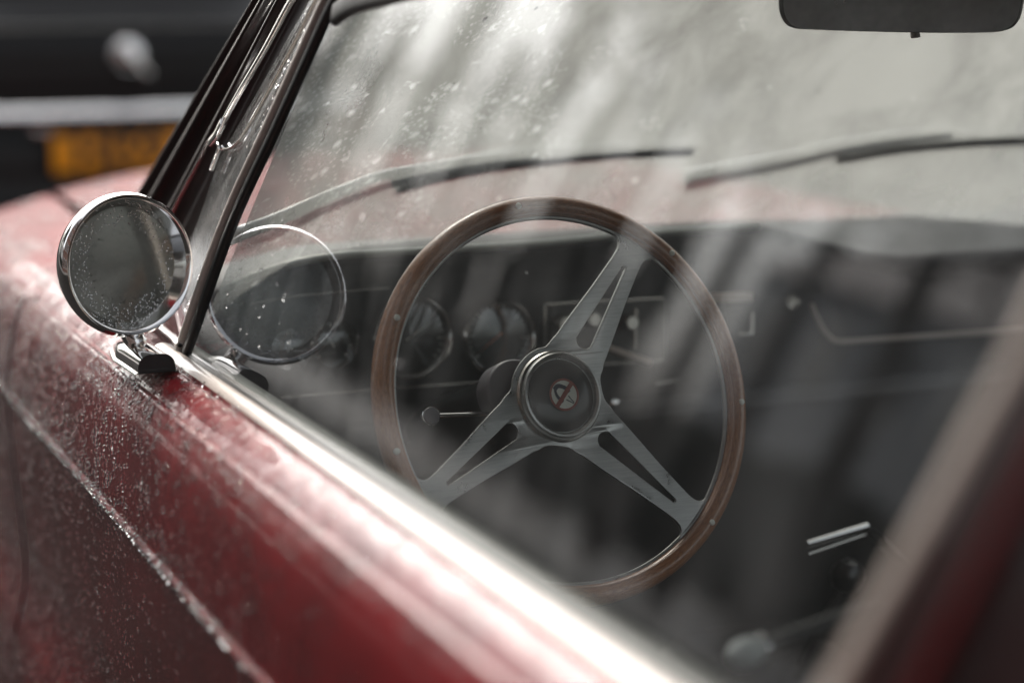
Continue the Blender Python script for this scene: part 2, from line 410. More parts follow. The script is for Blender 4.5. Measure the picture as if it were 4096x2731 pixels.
# --- body surface: z rises slightly towards the rear
def dz(y): return -0.02*y
PROF = [(-.686, .874), (-.690, .884), (-.6945, .8885), (-.700, .890), (-.706, .8885), (-.7105, .8855), (-.7122, .8818), (-.7160, .8838), (-.722, .8828), (-.733, .8770), (-.7405, .8700), (-.7445, .8655),
        (-.7475, .8662), (-.7503, .8690), (-.7532, .8682), (-.7560, .8635), (-.7620, .853), (-.7685, .836), (-.7742, .812), (-.7785, .786), (-.7812, .766), (-.7828, .7545),
        (-.7848, .7515), (-.7866, .7485), (-.7860, .7455), (-.7838, .7430), (-.7825, .728), (-.781, .69), (-.777, .63), (-.773, .57), (-.7705, .53), (-.7715, .500), (-.778, .468),
        (-.787, .435), (-.792, .39), (-.792, .33), (-.785, .26), (-.765, .20), (-.73, .16)]
def prof_dense(P, n=5):
    return [(p[0], p[1]) for p in catmull([(a, b, 0) for a, b in P], n)]
def taper(y):      # front of the car draws in and down
    f = max(0., y-.95)/1.15; g = max(0., y-1.45)/.65
    return 1-.10*f*f, -.085*g**2.2
def bodyp(x, z, y):
    sx, oz = taper(y); return Vector((x*sx, y, z+dz(y)+oz*(1 if z > .5 else .6)))
def loft_side(name, P, ys, mat, side=1, label=None, thick=True):
    V = []
    for y in ys:
        for a, b in P: q = bodyp(a, b, y); V.append(Vector((q.x*side, q.y, q.z)))
    F = grid_faces(len(ys), len(P))
    if side < 0: F = [f[::-1] for f in F]
    return obj(name, V, F, mat, car, label=label)
DP = prof_dense(PROF)
i0 = min(range(len(DP)), key=lambda i: abs(DP[i][0]+.7105)+abs(DP[i][1]-.8855))
ysd = list(np.linspace(-1.3, .772, 70))
DOORP = DP[i0:]
door = loft_side('door', DOORP, ysd, 'wet_red_paint', label='red door with raised waist crease and beads of rain')
loft_side('door', DOORP, list(np.linspace(-1.3, .776, 12)), 'clean_red_paint', -1, label='door on the far side')
# bright strip along the top of the door and rubber wiper seal inside it
V = []
tp = DP[:i0+1]; tp2 = [(a, b) for a, b in tp if a < -.690]
for y in np.linspace(-1.3, .262, 40):
    for a, b in tp2: V.append(bodyp(a, b, y))
obj('waist_strip', V, grid_faces(40, len(tp2)), 'cream_trim', door)
V = []; sp = [(-.6905, .8845), (-.6885, .889), (-.6862, .8885), (-.6855, .88), (-.686, .86)]
for y in np.linspace(-1.3, .262, 20):
    for a, b in sp: V.append(bodyp(a, b, y))
obj('window_seal', V, grid_faces(20, len(sp)), 'rubber', door)
# inside skin of the door
V = []; ip = [(-.655, .868), (-.651, .855), (-.650, .83), (-.652, .6), (-.655, .3), (-.66, .18)]
for s in (1, -1):
    V = []
    for y in np.linspace(-1.3, .40, 10):
        for a, b in ip: q = bodyp(a, b, y); V.append((q.x*s, q.y, q.z))
    obj('door_trim_panel', V, grid_faces(10, len(ip)), 'dark_leather', car)

V = []; cp = [(-.6862, .868), (-.6850, .8845), (-.682, .8875), (-.668, .886), (-.659, .880), (-.655, .868)]
for y in np.linspace(-1.3, .262, 20):
    for a, b in cp: V.append(bodyp(a, b, y))
obj('door_capping', V, grid_faces(20, len(cp)), 'door_capping', door)

# front fenders, cowl and bonnet
def topz(x, y):
    ex = min(1., abs(x)/.7455)
    return .8675+(.052+.050*min(1, max(0, (y-.5)/1.1)))*(1-ex**2.6)
def sweep_front(name, x0, x1, ys, mat, nx=24, label=None, low=.004, side=1):
    V = []
    for y in ys:
        for i in range(nx):
            x = x0+(x1-x0)*i/(nx-1); q = bodyp(x, topz(x, y), y); V.append(q)
    return obj(name, V, grid_faces(len(ys), nx), mat, car, label=label)
FP = [p for p in DP[i0:] if p[0] <= -.7450 or p[1] < .80]
for s in (1, -1):
    ys = list(np.linspace(.786, 2.08, 60)); xs = list(np.linspace(.590, .7449, 14)); V = []
    for y in ys:
        for x in xs: q = bodyp(-x, topz(x, y), y); V.append((q.x*s, q.y, q.z))
        for a, b in FP: q = bodyp(a, b, y); V.append((q.x*s, q.y, q.z))
    n = len(xs)+len(FP); F = grid_faces(len(ys), n)
    mi = [1 if (k % (n-1)) < len(xs) else 0 for k in range(len(F))]
    obj('front_fender', V, F if s > 0 else [f[::-1] for f in F], None, car, mats=['wet_red_paint', 'beaded_red_paint'], midx=mi, label='red front fender ahead of the door' if s > 0 else 'red fender on the far side')
sweep_front('bonnet', -.573, .573, list(np.linspace(.62, 1.86, 50)), 'beaded_red_paint', 50, label='long wet red bonnet running with rain')
sweep_front('nose_panel', -.583, .583, list(np.linspace(1.868, 2.10, 12)), 'beaded_red_paint', 40)
V = []
for k in range(14):
    for i in range(60):
        x = lerp(-.745, .745, i/59); ya = .275+.20*max(0, 1-(x/.655)**2); y = lerp(ya, .612, k/13); V.append(bodyp(x, topz(x, y)-(.012*(1-k/2) if k < 2 else 0), y))
obj('cowl_panel', V, grid_faces(14, 60), 'beaded_red_paint', car)
for s in (1, -1):
    V = []
    for y in np.linspace(.616, .772, 8):
        for x in np.linspace(.588, .7449, 10): q = bodyp(-x, topz(x, y), y); V.append((q.x*s, q.y, q.z))
    F = grid_faces(8, 10)
    obj('fender_top', V, F if s > 0 else [f[::-1] for f in F], 'beaded_red_paint', car)
# nose end, underside darkness of the engine bay
V = []
for k in range(10):
    a = k/9*math.pi/2
    for x in np.linspace(-.66, .66, 30): 
        q = bodyp(x, topz(x, 2.1), 2.1); V.append((x, 2.10+.16*math.sin(a), q.z-.30*(1-math.cos(a))))
obj('nose_panel', V, grid_faces(10, 30), 'clean_red_paint', car)
V = [(x, y, z) for z in (.2, .80) for x, y in ((-.70, .30), (.70, .30), (.70, 2.05), (-.70, 2.05))]
obj('engine_bay', V, [(0, 1, 2, 3), (4, 5, 6, 7), (0, 4, 5, 1), (1, 5, 6, 2), (2, 6, 7, 3), (3, 7, 4, 0)], 'rubber', car, False)
# wheels under the car
for x in (-.55, .55):
    for y in (1.45, -1.25):
        wl = lathe('wheel', [(.0, .09), (.17, .09), (.18, .1), (.28, .1), (.31, .07), (.31, -.07), (.28, -.1), (0, -.1)], (x, y, .31), (-1 if x < 0 else 1, 0, 0), 'tyre', car)
        lathe('rim', [(.0, .105), (.05, .115), (.08, .10), (.15, .095), (.165, .108), (.175, .104)], (x, y, .31), (-1 if x < 0 else 1, 0, 0), 'chrome', wl)

# ---- window plane (tumblehome 15 degrees)
TH = R(15.0); WP0 = Vector((-.6885, 0, .885)); WN = Vector((-math.cos(TH), 0, math.sin(TH)))
def onwin(px, py, off=0.0): return at(px, py, WP0+WN*off, WN)
A0, A1 = (720, 1385), (1320, 0)
# side window glass
bl = [onwin(700, 1375), onwin(1310, 0), onwin(1420, -60)]
top_r = WP0 + Vector((math.sin(TH), 0, math.cos(TH)))*.405
gv = [bl[0]+Vector((0, 0, -.02)), bl[1], bl[2], Vector((top_r.x, -.30, top_r.z)), Vector((top_r.x, -1.15, top_r.z)), Vector((WP0.x+.004, -1.25, .868))]
gv = [p - WN*((p-WP0).dot(WN)) for p in gv]
bv = gv
sw = obj('side_window', gv, [tuple(range(len(gv)))], 'side_glass', car, False, label='near side window reflecting sky and street')
# window frame front upright: beige metal strip, then black rubber on its glass side
def strip(name, pxs, width, depth, mat, off=0., parent=car, round_=True, scale=None, label=None):
    pts = catmull([onwin(x, y, off) for x, y in pxs], 10)
    hw, hd = width/2, depth/2
    pr = [(hw*math.copysign(abs(math.cos(a))**.6, math.cos(a)), hd*math.copysign(abs(math.sin(a))**.6, math.sin(a))) for a in [2*math.pi*i/20 for i in range(20)]] if round_ else [(-hw, -hd), (hw, -hd), (hw, hd), (-hw, hd)]
    return sweep(name, pts, pr, mat, parent, WN, scale=scale, sharp=50, label=label)
strip('window_frame', [(722, 1400), (745, 1330), (905, 880), (1070, 520), (1180, 280), (1300, 15), (1345, -70)], .0085, .012, 'cream_trim', .002)
strip('window_rubber', [(748, 1405), (772, 1340), (932, 890), (1098, 530), (1208, 288), (1330, 20), (1400, -90)], .0115, .010, 'rubber', .000)
strip('window_rubber', [(1345, 60), (1400, 20), (1480, -10), (1700, -60)], .022, .010, 'rubber', .000)
# rear upright of the window: pale strip, black rubber, red pillar behind
strip('window_frame', [(3200, 2990), (3372, 2731), (3960, 1690), (4140, 1350), (4500, 600)], .0165, .012, 'cream_trim', .002)
strip('window_rubber', [(3420, 2830), (3490, 2731), (4050, 1740), (4240, 1380), (4600, 650)], .024, .010, 'rubber', .000)
P = [onwin(*p) for p in ((3500, 2780), (4140, 1660), (4700, 600))]
bot = Vector((-.69, -1.32, .88))
slab('rear_pillar', [P[0], P[1], P[2], P[2]+Vector((0, -.6, 0)), bot+Vector((0, -.4, 0)), bot], WN, .03, 'pillar_red', car, label='red pillar behind the side window, its shade painted in')
strip('pillar_drip_rail', [(3640, 2860), (3700, 2731), (4200, 1780), (4420, 1380)], .007, .010, 'clean_red_paint', .016, bpy.data.objects['rear_pillar'])
# ---- windscreen pillar
def onp(px, py, off): return onwin(px, py, off)
e0, e1 = onwin(548, 790, -.004), onwin(1023, 0, -.004)      # outer rounded edge
d = (e1-e0).normalized(); e0 = e0-d*.14; e1 = e1+d*.08
r0, r1 = onwin(690, 1180, -.006), onwin(1235, 0, -.006)
d2 = (r1-r0).normalized(); r1 = r1+d2*.06; r0 = r0-d2*.03
NS = 60; V = []
ribs = [(0, -.020), (0.0, -.006), (.012, .0005), (.03, .0025), (.06, .0012), (.10, -.002), (.16, -.003), (.20, .0018), (.24, .004), (.28, .0036), (.31, -.001), (.36, -.004), (.45, -.0045), (.50, -.001), (.53, .003), (.57, .0035), (.60, 0), (.66, -.004), (.78, -.006), (.88, -.005), (1.0, -.006), (1.0, -.02)]
rb = [(p[0], p[1]) for p in catmull([(a, b, 0) for a, b in ribs], 4)]
for i in range(NS):
    s = i/(NS-1); a = e0.lerp(e1, s); b = r0.lerp(r1, s)
    for k, hh in rb: V.append(a.lerp(b, k)+WN*(hh*2.0 if hh > -.009 else hh))
pillar = obj('windscreen_pillar', V, grid_faces(NS, len(rb)), 'pillar_red', car, label='dark red ribbed windscreen pillar edged with raindrops')
# chrome rod down the pillar with a cranked latch
PO = .005
strip('pillar_trim', [(1215, -60), (1160, 15), (1060, 200), (960, 370), (905, 470), (880, 520)], .0055, .006, 'chrome', .008, pillar)
strip('pillar_trim', [(880, 515), (893, 490), (868, 540), (845, 570)], .010, .007, 'chrome', .010, pillar)
strip('pillar_trim', [(838, 560), (790, 660), (720, 790), (640, 960)], .0032, .005, 'chrome', .003, pillar)
strip('pillar_trim', [(862, 560), (878, 590), (860, 640), (845, 680)], .0035, .005, 'chrome', .003, pillar)
strip('pillar_trim', [(1290, -60), (1235, 60), (1100, 320), (960, 560), (900, 600)], .0022, .004, 'worn_chrome', .001, pillar)
lathe('screw', [(0, .003), (.002, .003), (.0028, .0015), (.0028, 0)], onwin(893, 592, .004), WN, 'chrome', pillar, 16)
# narrow quarter glass between pillar and window frame
q = [onwin(705, 1330, -.003), onwin(690, 1190, -.003), onwin(875, 640, -.003), onwin(1240, 0, -.003), onwin(1300, 0, -.003), onwin(1065, 520, -.003), onwin(900, 880, -.003), onwin(740, 1330, -.003)]
obj('quarter_window', q, [tuple(range(8))], 'quarter_glass', car, False, label='narrow quarter glass thick with raindrops')
# footing where pillar meets the door top
slab('pillar_foot', [onwin(*p) for p in ((560, 1290), (640, 1180), (700, 1150), (745, 1350), (722, 1420), (640, 1350))], WN, .012, 'clean_red_paint', car, .003)
strip('pillar_foot_trim', [(585, 1235), (620, 1290), (690, 1350), (715, 1380)], .004, .008, 'chrome', .007)

# ---- windscreen
NX, NZ = 40, 18
def wsp(s, tz):
    x = s*lerp(.655, .590, tz); y = lerp(.285+.20*(1-s*s), -.035+.17*(1-s*s), tz); z = lerp(.885+.035*(1-s*s), 1.262+.02*(1-s*s), tz)
    return Vector((x, y, z))
V = [wsp(-1+2*i/(NX-1), j/(NZ-1)) for i in range(NX) for j in range(NZ)]
obj('windscreen', V, grid_faces(NX, NZ), 'fogged_glass', car, label='fogged rain-spotted windscreen')
sweep('windscreen_seal', [wsp(-1+2*i/39, 0) for i in range(40)], circ(.009, 10), 'rubber', car)
sweep('windscreen_header', [wsp(-1+2*i/39, 1.03) for i in range(40)], circ(.016, 12), 'chrome', car)
# far pillar
sweep('windscreen_pillar', [wsp(1.01, j/10) for j in range(11)], circ(.018, 12), 'clean_red_paint', car, (0, 1, 0), label='pillar on the far side')
# wiper: silver arm up to a dark blade, lying on the glass
def wsn(s, tz):
    a = wsp(s+.01, tz)-wsp(s-.01, tz); b = wsp(s, tz+.01)-wsp(s, tz-.01); n_ = b.cross(a).normalized()
    return n_ if n_.y > 0 else -n_
def hit_ws(px, py, off=0.):
    v = ray(px, py); best = None
    t_ = 1.2
    while t_ < 3.5:
        p = CAM+v*t_
        # solve tz from z, then compare y
        sz = 0.
        for _ in range(12):
            tz = (p.z-(.885+.035*(1-sz*sz)))/((1.262+.02*(1-sz*sz))-(.885+.035*(1-sz*sz)))
            sz = p.x/lerp(.655, .590, tz)
        yy = lerp(.285+.20*(1-sz*sz), -.035+.17*(1-sz*sz), tz)
        if p.y > yy: best = (sz, tz); break
        t_ += .004
    s_, tz_ = best; return wsp(s_, tz_)+wsn(s_, tz_)*off
def wiper(arm, blade, label):
    e = empty('wiper'); e.parent = car; e['label'] = label
    A = catmull([hit_ws(x, y, .014) for x, y in arm], 6); n_ = len(A)
    sweep('arm', A, [(-.0085, -.003), (.0085, -.003), (.0095, 0), (.0085, .003), (-.0085, .003), (-.0095, 0)], 'silver_paint', e, wsn(0, .3), scale=[1.25-.75*i/(n_-1) for i in range(n_)])
    B = catmull([hit_ws(x, y, .012) for x, y in blade], 6)
    sweep('blade', B, [(-.006, -.010), (.006, -.010), (.0075, .000), (.004, .008), (-.004, .008), (-.0075, 0)], 'rubber', e, wsn(0, .3))
    m_ = B[len(B)//4: 3*len(B)//4]
    sweep('bridge', [p+wsn(0, .3)*(.006+.008*math.sin(math.pi*i/(len(m_)-1))) for i, p in enumerate(m_)], circ(.0022, 8), 'worn_chrome', e)
wiper([(960, 985), (1150, 910), (1400, 800), (1620, 725), (2150, 640)], [(1600, 762), (1900, 690), (2300, 640), (2770, 612)], 'wiper in front of the steering wheel')
wiper([(2745, 745), (2900, 712), (3150, 660), (3400, 600), (3800, 545)], [(3345, 645), (3600, 600), (3900, 572), (4150, 565)], 'wiper on the far side')

# ---- roof
V = []
for i in range(24):
    x = -.60+1.2*i/23
    for y in np.linspace(.02, -1.20, 10): V.append((x, y+.10*(1-(x/.6)**2)*(1 if y > -.5 else 0), 1.283+.05*(1-(x/.6)**2)))
obj('roof', V, grid_faces(24, 10), 'clean_red_paint', car)
obj('headlining', [(a, b, c-.012) for a, b, c in V], grid_faces(24, 10), 'headlining', car)
# rear bulkhead, floor, far side above the waist
obj('rear_bulkhead', [(-.66, -1.35, .15), (.66, -1.35, .15), (.66, -1.78, .80), (-.66, -1.78, .80)], [(0, 1, 2, 3)], 'carpet', car)
obj('rear_deck', [(-.74, -1.78, .83), (.74, -1.78, .83), (.66, -2.1, .80), (-.66, -2.1, .80)], [(0, 1, 2, 3)], 'clean_red_paint', car)
obj('rear_window', [(-.60, -1.80, .84), (.60, -1.80, .84), (.54, -1.22, 1.285), (-.54, -1.22, 1.285)], [(0, 1, 2, 3)], 'clear_glass', car)
for s in (-1, 1):
    sweep('rear_window_frame', [(s*.62, -1.82, .83), (s*.575, -1.22, 1.29)], circ(.022, 10), 'clean_red_paint', car, (1, 0, 0))
obj('floor_pan', [(-.68, -1.4, .2), (.68, -1.4, .2), (.68, .85, .2), (-.68, .85, .2)], [(0, 1, 2, 3)], 'carpet', car)
obj('side_window', [(.6885, .26, .87), (.592, -.03, 1.26), (.592, -1.15, 1.26), (.6885, -1.25, .87)], [(0, 1, 2, 3)], 'side_glass', car, label='far side window')
tun = [(-.13, .2), (-.12, .42), (-.08, .47), (.08, .47), (.12, .42), (.13, .2)]
V = [(a, y, b) for y in (-1.3, .7) for a, b in tun]; obj('transmission_tunnel', V, grid_faces(2, 6), 'carpet', car, False)

# ---- dashboard
DN = Vector((0, -1, .12)).normalized(); DP0 = Vector((0, .30, .87))
def ondash(px, py, off=0.): return at(px, py, DP0+DN*off, DN)
ZT = .966
edge_px = [(935, 1035), (1020, 975), (1150, 920), (1300, 885), (1500, 868), (2000, 850), (2650, 838), (2760, 872), (3300, 850), (3700, 838)]
V = []; nxs = 61
def edge_y(x):
    return .30 - .005*(x < 0) 
ds = [(-.015, -.215), (.010, -.200), (.006, -.195), (.0, -.19), (.0, -.06), (-.004, -.030), (-.014, -.016), (-.020, -.008), (-.016, -.001), (-.006, .001), (.03, -.002), (.10, -.010), (.22, -.035)]
for i in range(nxs):
    x = -.65+1.3*i/(nxs-1)
    dropz = .045*max(0, (abs(x)-.48)/.17)**2
    brow = .030*math.exp(-((x+.37)/.17)**4)
    pas = min(1, max(0, (x+.02)/.26)); pas = pas*pas*(3-2*pas)*min(1, max(0, (.62-x)/.05))
    for dy, dzz in ds:
        if dzz > -.05 and dy < .12: dzz = dzz - .050*pas*(1-max(0, min(1, (dy-.0)/.12)))
        yo = DP0.y + dy + (-.12*(dzz+.1)) * .0 + (.12*(ZT+dzz-.87))
        V.append((x, yo - (brow if dzz > -.03 and dy < .05 else 0), ZT+dzz-(dropz if dzz > -.1 else 0)))
dash = obj('dashboard', V, grid_faces(nxs, len(ds)), 'crackle_black', car, label='black dashboard with round gauges')
# pale line standing in for light on the brow edge; rail on lower lip
sweep('dash_edge_glint', [Vector((x, DP0.y-.022+.012-(.030*math.exp(-((x+.37)/.17)**4)), ZT-.002-.045*max(0, (abs(x)-.48)/.17)**2)) for x in np.linspace(-.63, .02, 40)], circ(.0042, 10), 'white_grip', dash)
tube('lower_rail', [ondash(1120, 1590, .006), ondash(1500, 1558, .006), ondash(1960, 1525, .006)], .0016, 'worn_chrome', dash, 8)
tube('upper_rail', [ondash(1000, 1215, .004), ondash(1200, 1180, .004), ondash(1560, 1150, .004)], .0012, 'worn_chrome', dash, 8)
def gauge(px, py, r, ang, needle='orange_needle', marks=24, label=None):
    c = ondash(px, py, .002); g = empty('gauge', label=label) if label else empty('gauge'); g.parent = car
    ax = DN
    lathe('bezel', [(r*.84, .004), (r*.88, .012), (r*.95, .016), (r*1.02, .012), (r*1.05, .0)], c, ax, 'chrome', g, 56)
    lathe('dial', [(0, .001), (r*.9, .001), (r*.9, .0)], c, ax, 'gauge_face', g, 48)
    e1 = Vector((1, 0, 0)); e2 = e1.cross(ax)*-1
    L = []
    for k in range(marks):
        a = R(-130+260*k/(marks-1)); dv = e1*math.sin(a)+e2*math.cos(a); sv = e1*math.cos(a)-e2*math.sin(a)
        r1_, r2_ = r*.82, r*(.68 if k % 4 == 0 else .75); wv = .0006 if k % 4 == 0 else .0003
        q_ = [c+ax*.0022+dv*r1_+sv*wv, c+ax*.0022+dv*r1_-sv*wv, c+ax*.0022+dv*r2_-sv*wv, c+ax*.0022+dv*r2_+sv*wv]
        L.append((q_, [(0, 1, 2, 3)]))
    V_, F_ = join_pd(L); obj('dial_marks', V_, F_, 'white_print', g, False)
    a = R(ang); dv = e1*math.sin(a)+e2*math.cos(a); sv = e1*math.cos(a)-e2*math.sin(a)
    obj('needle', [c+ax*.004+sv*.0012-dv*r*.15, c+ax*.004-sv*.0012-dv*r*.15, c+ax*.004+dv*r*.7, c+ax*.0055], [(0, 1, 2), (0, 3, 2), (1, 3, 2)], needle, g, False)
    lathe('gauge_glass', [(0, .0085), (r*.6, .0078), (r*.88, .006)], c, ax, 'clear_glass', g, 40)
    return g
gauge(1640, 1345, .0465, 60, 'white_print')
gauge(1985, 1345, .0435, -125)
gauge(1150, 1395, .0235, 20, 'white_print', 9); gauge(1325, 1375, .0265, -30, 'white_print', 9)
gauge(2390, 1290, .024, 40, 'white_print', 9)
# centre panel: chrome-edged radio box with switches
rc = [ondash(x, y, .012) for x, y in ((2180, 1220), (2650, 1195), (2650, 1440), (2180, 1470))]
slab('radio', rc, DN, .024, 'black_gloss', car, .003, label='radio in the centre of the dashboard')
for a, b in (((2250, 1370), (2620, 1350)),):
    pass
ra = bpy.data.objects['radio']
tube('radio_trim', [ondash(2180, 1218, .026), ondash(2650, 1193, .026), ondash(2650, 1442, .026), ondash(2180, 1472, .026), ondash(2180, 1218, .026)], .0022, 'worn_chrome', ra, 8)
tube('tuner_trim', [ondash(2430, 1392, .027), ondash(2600, 1452, .027)], .0045, 'cream_trim', ra, 10)
tube('tuner_trim', [ondash(2545, 1235, .027), ondash(2540, 1400, .027)], .0022, 'worn_chrome', ra, 8)
for x, y in ((2355, 1275), (2505, 1288), (2240, 1290)):
    lathe('radio_knob', [(0, .018), (.007, .018), (.009, .014), (.0095, .0)], ondash(x, y, .024), DN, 'worn_chrome', ra, 24)
# chrome topped box to the right of the wheel
slab('ashtray', [ondash(x, y, .03) for x, y in ((2850, 1185), (2990, 1180), (3000, 1330), (2870, 1340))], DN, .05, 'crackle_black', car, .003)
ab = bpy.data.objects['ashtray']
slab('ashtray_lid', [ondash(x, y, .052) for x, y in ((2850, 1172), (2992, 1170), (2992, 1205), (2850, 1210))], DN, .030, 'cream_trim', ab, .004)
tube('ashtray_rim', [ondash(3005, 1245, .06), ondash(3008, 1335, .06), ondash(2950, 1338, .06)], .003, 'worn_chrome', ab, 8)
# glovebox: lock button and curved bright lip
lathe('glovebox_lock', [(0, .006), (.0035, .006), (.004, .004), (.0085, .006), (.0105, .003), (.011, 0)], ondash(3165, 1205, .002), DN, 'worn_chrome', car, 32)
tube('glovebox_trim', catmull([ondash(x, y, .006) for x, y in ((3245, 1215), (3262, 1260), (3290, 1315), (3325, 1355), (3370, 1366), (3500, 1358), (3800, 1338), (4100, 1318), (4250, 1308))], 6), .0032, 'cream_trim', car, 10)
# small column switches behind the wheel
lathe('switch', [(0, .016), (.005, .015), (.007, .008), (.007, 0)], ondash(2440, 1610, .03), DN, 'chrome', car, 20)
tube('switch', [ondash(2620, 1535, .02), ondash(2710, 1522, .02)], .0022, 'worn_chrome', car, 8)

# ---- steering wheel
WT, WY = R(20.5), R(-4)
N_ = Vector((-math.sin(WY)*math.cos(WT), -math.cos(WY)*math.cos(WT), math.sin(WT))); U_ = Vector((math.cos(WY), -math.sin(WY), 0)); V_ = N_.cross(U_)
if V_.z < 0: V_ = -V_
WC = Vector((-.36344, -.00457, .85156))
DISH = .015
def WL(u, v, w_=0.): return WC+U_*u+V_*v+N_*w_
sw_ = empty('steering_wheel'); sw_.parent = car; sw_['label'] = 'three-spoke steering wheel with wooden rim'
RO, RT = .1930, .0108
# wood rim: two half-rounds with the alloy core showing between them on the inside
def torus(name, R0, prof, mat, nmaj=160, uvs=False):
    V, UV = [], []
    for i in range(nmaj):
        a = 2*math.pi*i/nmaj
        for j, (r_, h_) in enumerate(prof): V.append(WL((R0+r_)*math.sin(a), (R0+r_)*math.cos(a), h_)); UV.append((abs(i/nmaj*2-1)*6, j/len(prof)))
    return obj(name, V, grid_faces(nmaj, len(prof), True, True), mat, sw_, uv=UV if uvs else None)
pr = []
for k in range(28):
    a = 2*math.pi*k/28
    r_ = RT*math.cos(a); h_ = .0130*math.sin(a)
    if k in (14,): r_ += .0035
    pr.append((r_, h_))
torus('wooden_rim', RO, pr, 'varnished_wood', 180, True)
torus('alloy_core', RO-RT, [(-.0022, -.0018), (-.0026, 0), (-.0022, .0018), (.004, .0018), (.004, -.0018)], 'satin_aluminium', 180)
torus('rim_inlay', RO-RT*.72, [(-.0006, .0096), (.0006, .0106), (.0006, .0085), (-.0006, .0080)], 'light_wood', 180)
# rivets
wheel_o, HD = WC, -DISH
for (x, y) in ((2956, 1615), (2824, 2095), (1583, 1807), (2050, 830), (2700, 970), (1545, 1270), (2010, 2265)):
    p = at(x, y, WC, N_)-WC; a = math.atan2(p.dot(U_), p.dot(V_)); rr = RO+.001
    lathe('rivet', [(0, .0012), (.0022, .001), (.0030, .0002), (.0031, -.002)], WL(rr*math.sin(a), rr*math.cos(a), .0132), N_, 'emblem_white', sw_, 20)
# spoke plate
SP = [36.1, 138.0, -116.3]
HUB = (-.0008, .0041)     # hub centre measured a touch below the rim centre
def spoke_outline():
    out = []
    order = sorted(SP)
    side = [(.050, .0300), (.056, .0282), (.064, .0272), (.080, .0252), (.100, .0222), (.120, .0192), (.140, .0168), (.158, .0148), (.168, .0145), (.1745, .0165), (.1782, .0210), (.1800, .0280)]
    for k, ph in enumerate(order):
        nx_ = order[(k+1) % 3]+(360 if k == 2 else 0)
        a = R(ph); d_ = (math.sin(a), math.cos(a)); p_ = (math.cos(a), -math.sin(a))
        L = [(d_[0]*r_-p_[0]*hw, d_[1]*r_-p_[1]*hw) for r_, hw in side]
        Rr = [(d_[0]*r_+p_[0]*hw, d_[1]*r_+p_[1]*hw) for r_, hw in side[::-1]]
        endr = .1835; da = math.degrees(.0280/.1800)
        E_ = [(endr*math.sin(R(ph+q)), endr*math.cos(R(ph+q))) for q in np.linspace(-da, da, 7)]
        out += L+E_+Rr
        g0, g1 = ph+40, nx_-40
        if g1-g0 > 6:
            rr = .0505
            out += [(rr*math.sin(R(q)), rr*math.cos(R(q))) for q in np.linspace(g0, g1, max(2, int((g1-g0)/9)))]
    return out
def slot_outline(ph):
    a = R(ph); d_ = (math.sin(a), math.cos(a)); p_ = (math.cos(a), -math.sin(a)); r1_, c1, r2_, c2 = .0098, .0660, .0030, .1535
    pts = [(c1-r1_*math.cos(q), r1_*math.sin(q)) for q in np.linspace(-1.45, 1.45, 10)] + [(c2+r2_*math.cos(q), r2_*math.sin(q)) for q in np.linspace(1.5, -1.5, 7)]
    pts = [(x_, y_) for x_, y_ in pts]
    return [(d_[0]*x_+p_[0]*y_, d_[1]*x_+p_[1]*y_) for x_, y_ in pts]
cu = bpy.data.curves.new('spokes', 'CURVE'); cu.dimensions = '2D'; cu.fill_mode = 'BOTH'; cu.extrude = .0011; cu.bevel_depth = .0009; cu.bevel_resolution = 2
for pts, dense in [(spoke_outline(), 3)]+[(slot_outline(p), 3) for p in SP]+[([(.034*math.cos(a), .034*math.sin(a)) for a in np.linspace(0, 2*math.pi, 40, endpoint=False)], 1)]:
    q = catmull([(a, b, 0) for a, b in pts], dense, True)
    s_ = cu.splines.new('POLY'); s_.points.add(len(q)-1); s_.use_cyclic_u = True
    for i, p in enumerate(q): s_.points[i].co = (p.x, p.y, 0, 1)
co = bpy.data.objects.new('tmp', cu); C.objects.link(co)
me = bpy.data.meshes.new_from_object(co.evaluated_get(bpy.context.evaluated_depsgraph_get())); bpy.data.objects.remove(co)
me.name = 'spokes'; 
for v in me.vertices:
    u, vv, hh = v.co; r_ = math.hypot(u, vv); s_ = min(1, max(0, (r_-.052)/.13)); 
    v.co = WL(u+HUB[0]*(1-s_), vv+HUB[1]*(1-s_), hh-DISH*(1-s_))
me.materials.clear(); me.materials.append(MATS['satin_aluminium'])
so = bpy.data.objects.new('spokes', me); C.objects.link(so); so.parent = sw_; me.polygons.foreach_set('use_smooth', [True]*len(me.polygons)); autosmooth(so, 25)
HC = WL(HUB[0], HUB[1], -DISH)
lathe('hub_ring', [(.0405, .0), (.0425, .002), (.0428, .009), (.0415, .012), (.0395, .0125), (.0375, .0105), (.0368, .006), (.0362, .006)], HC+N_*.001, N_, 'satin_aluminium', sw_, 96, sharp=28)
lathe('hub_ring', [(.0432, -.001), (.0455, .0), (.0462, .003), (.0448, .0055), (.0432, .0050)], HC+N_*.001, N_, 'worn_chrome', sw_, 96, sharp=28)
lathe('horn_button', [(0, .0115), (.012, .0113), (.024, .0102), (.032, .0082), (.0365, .006), (.0368, .002)], HC, N_, 'black_gloss', sw_, 72)
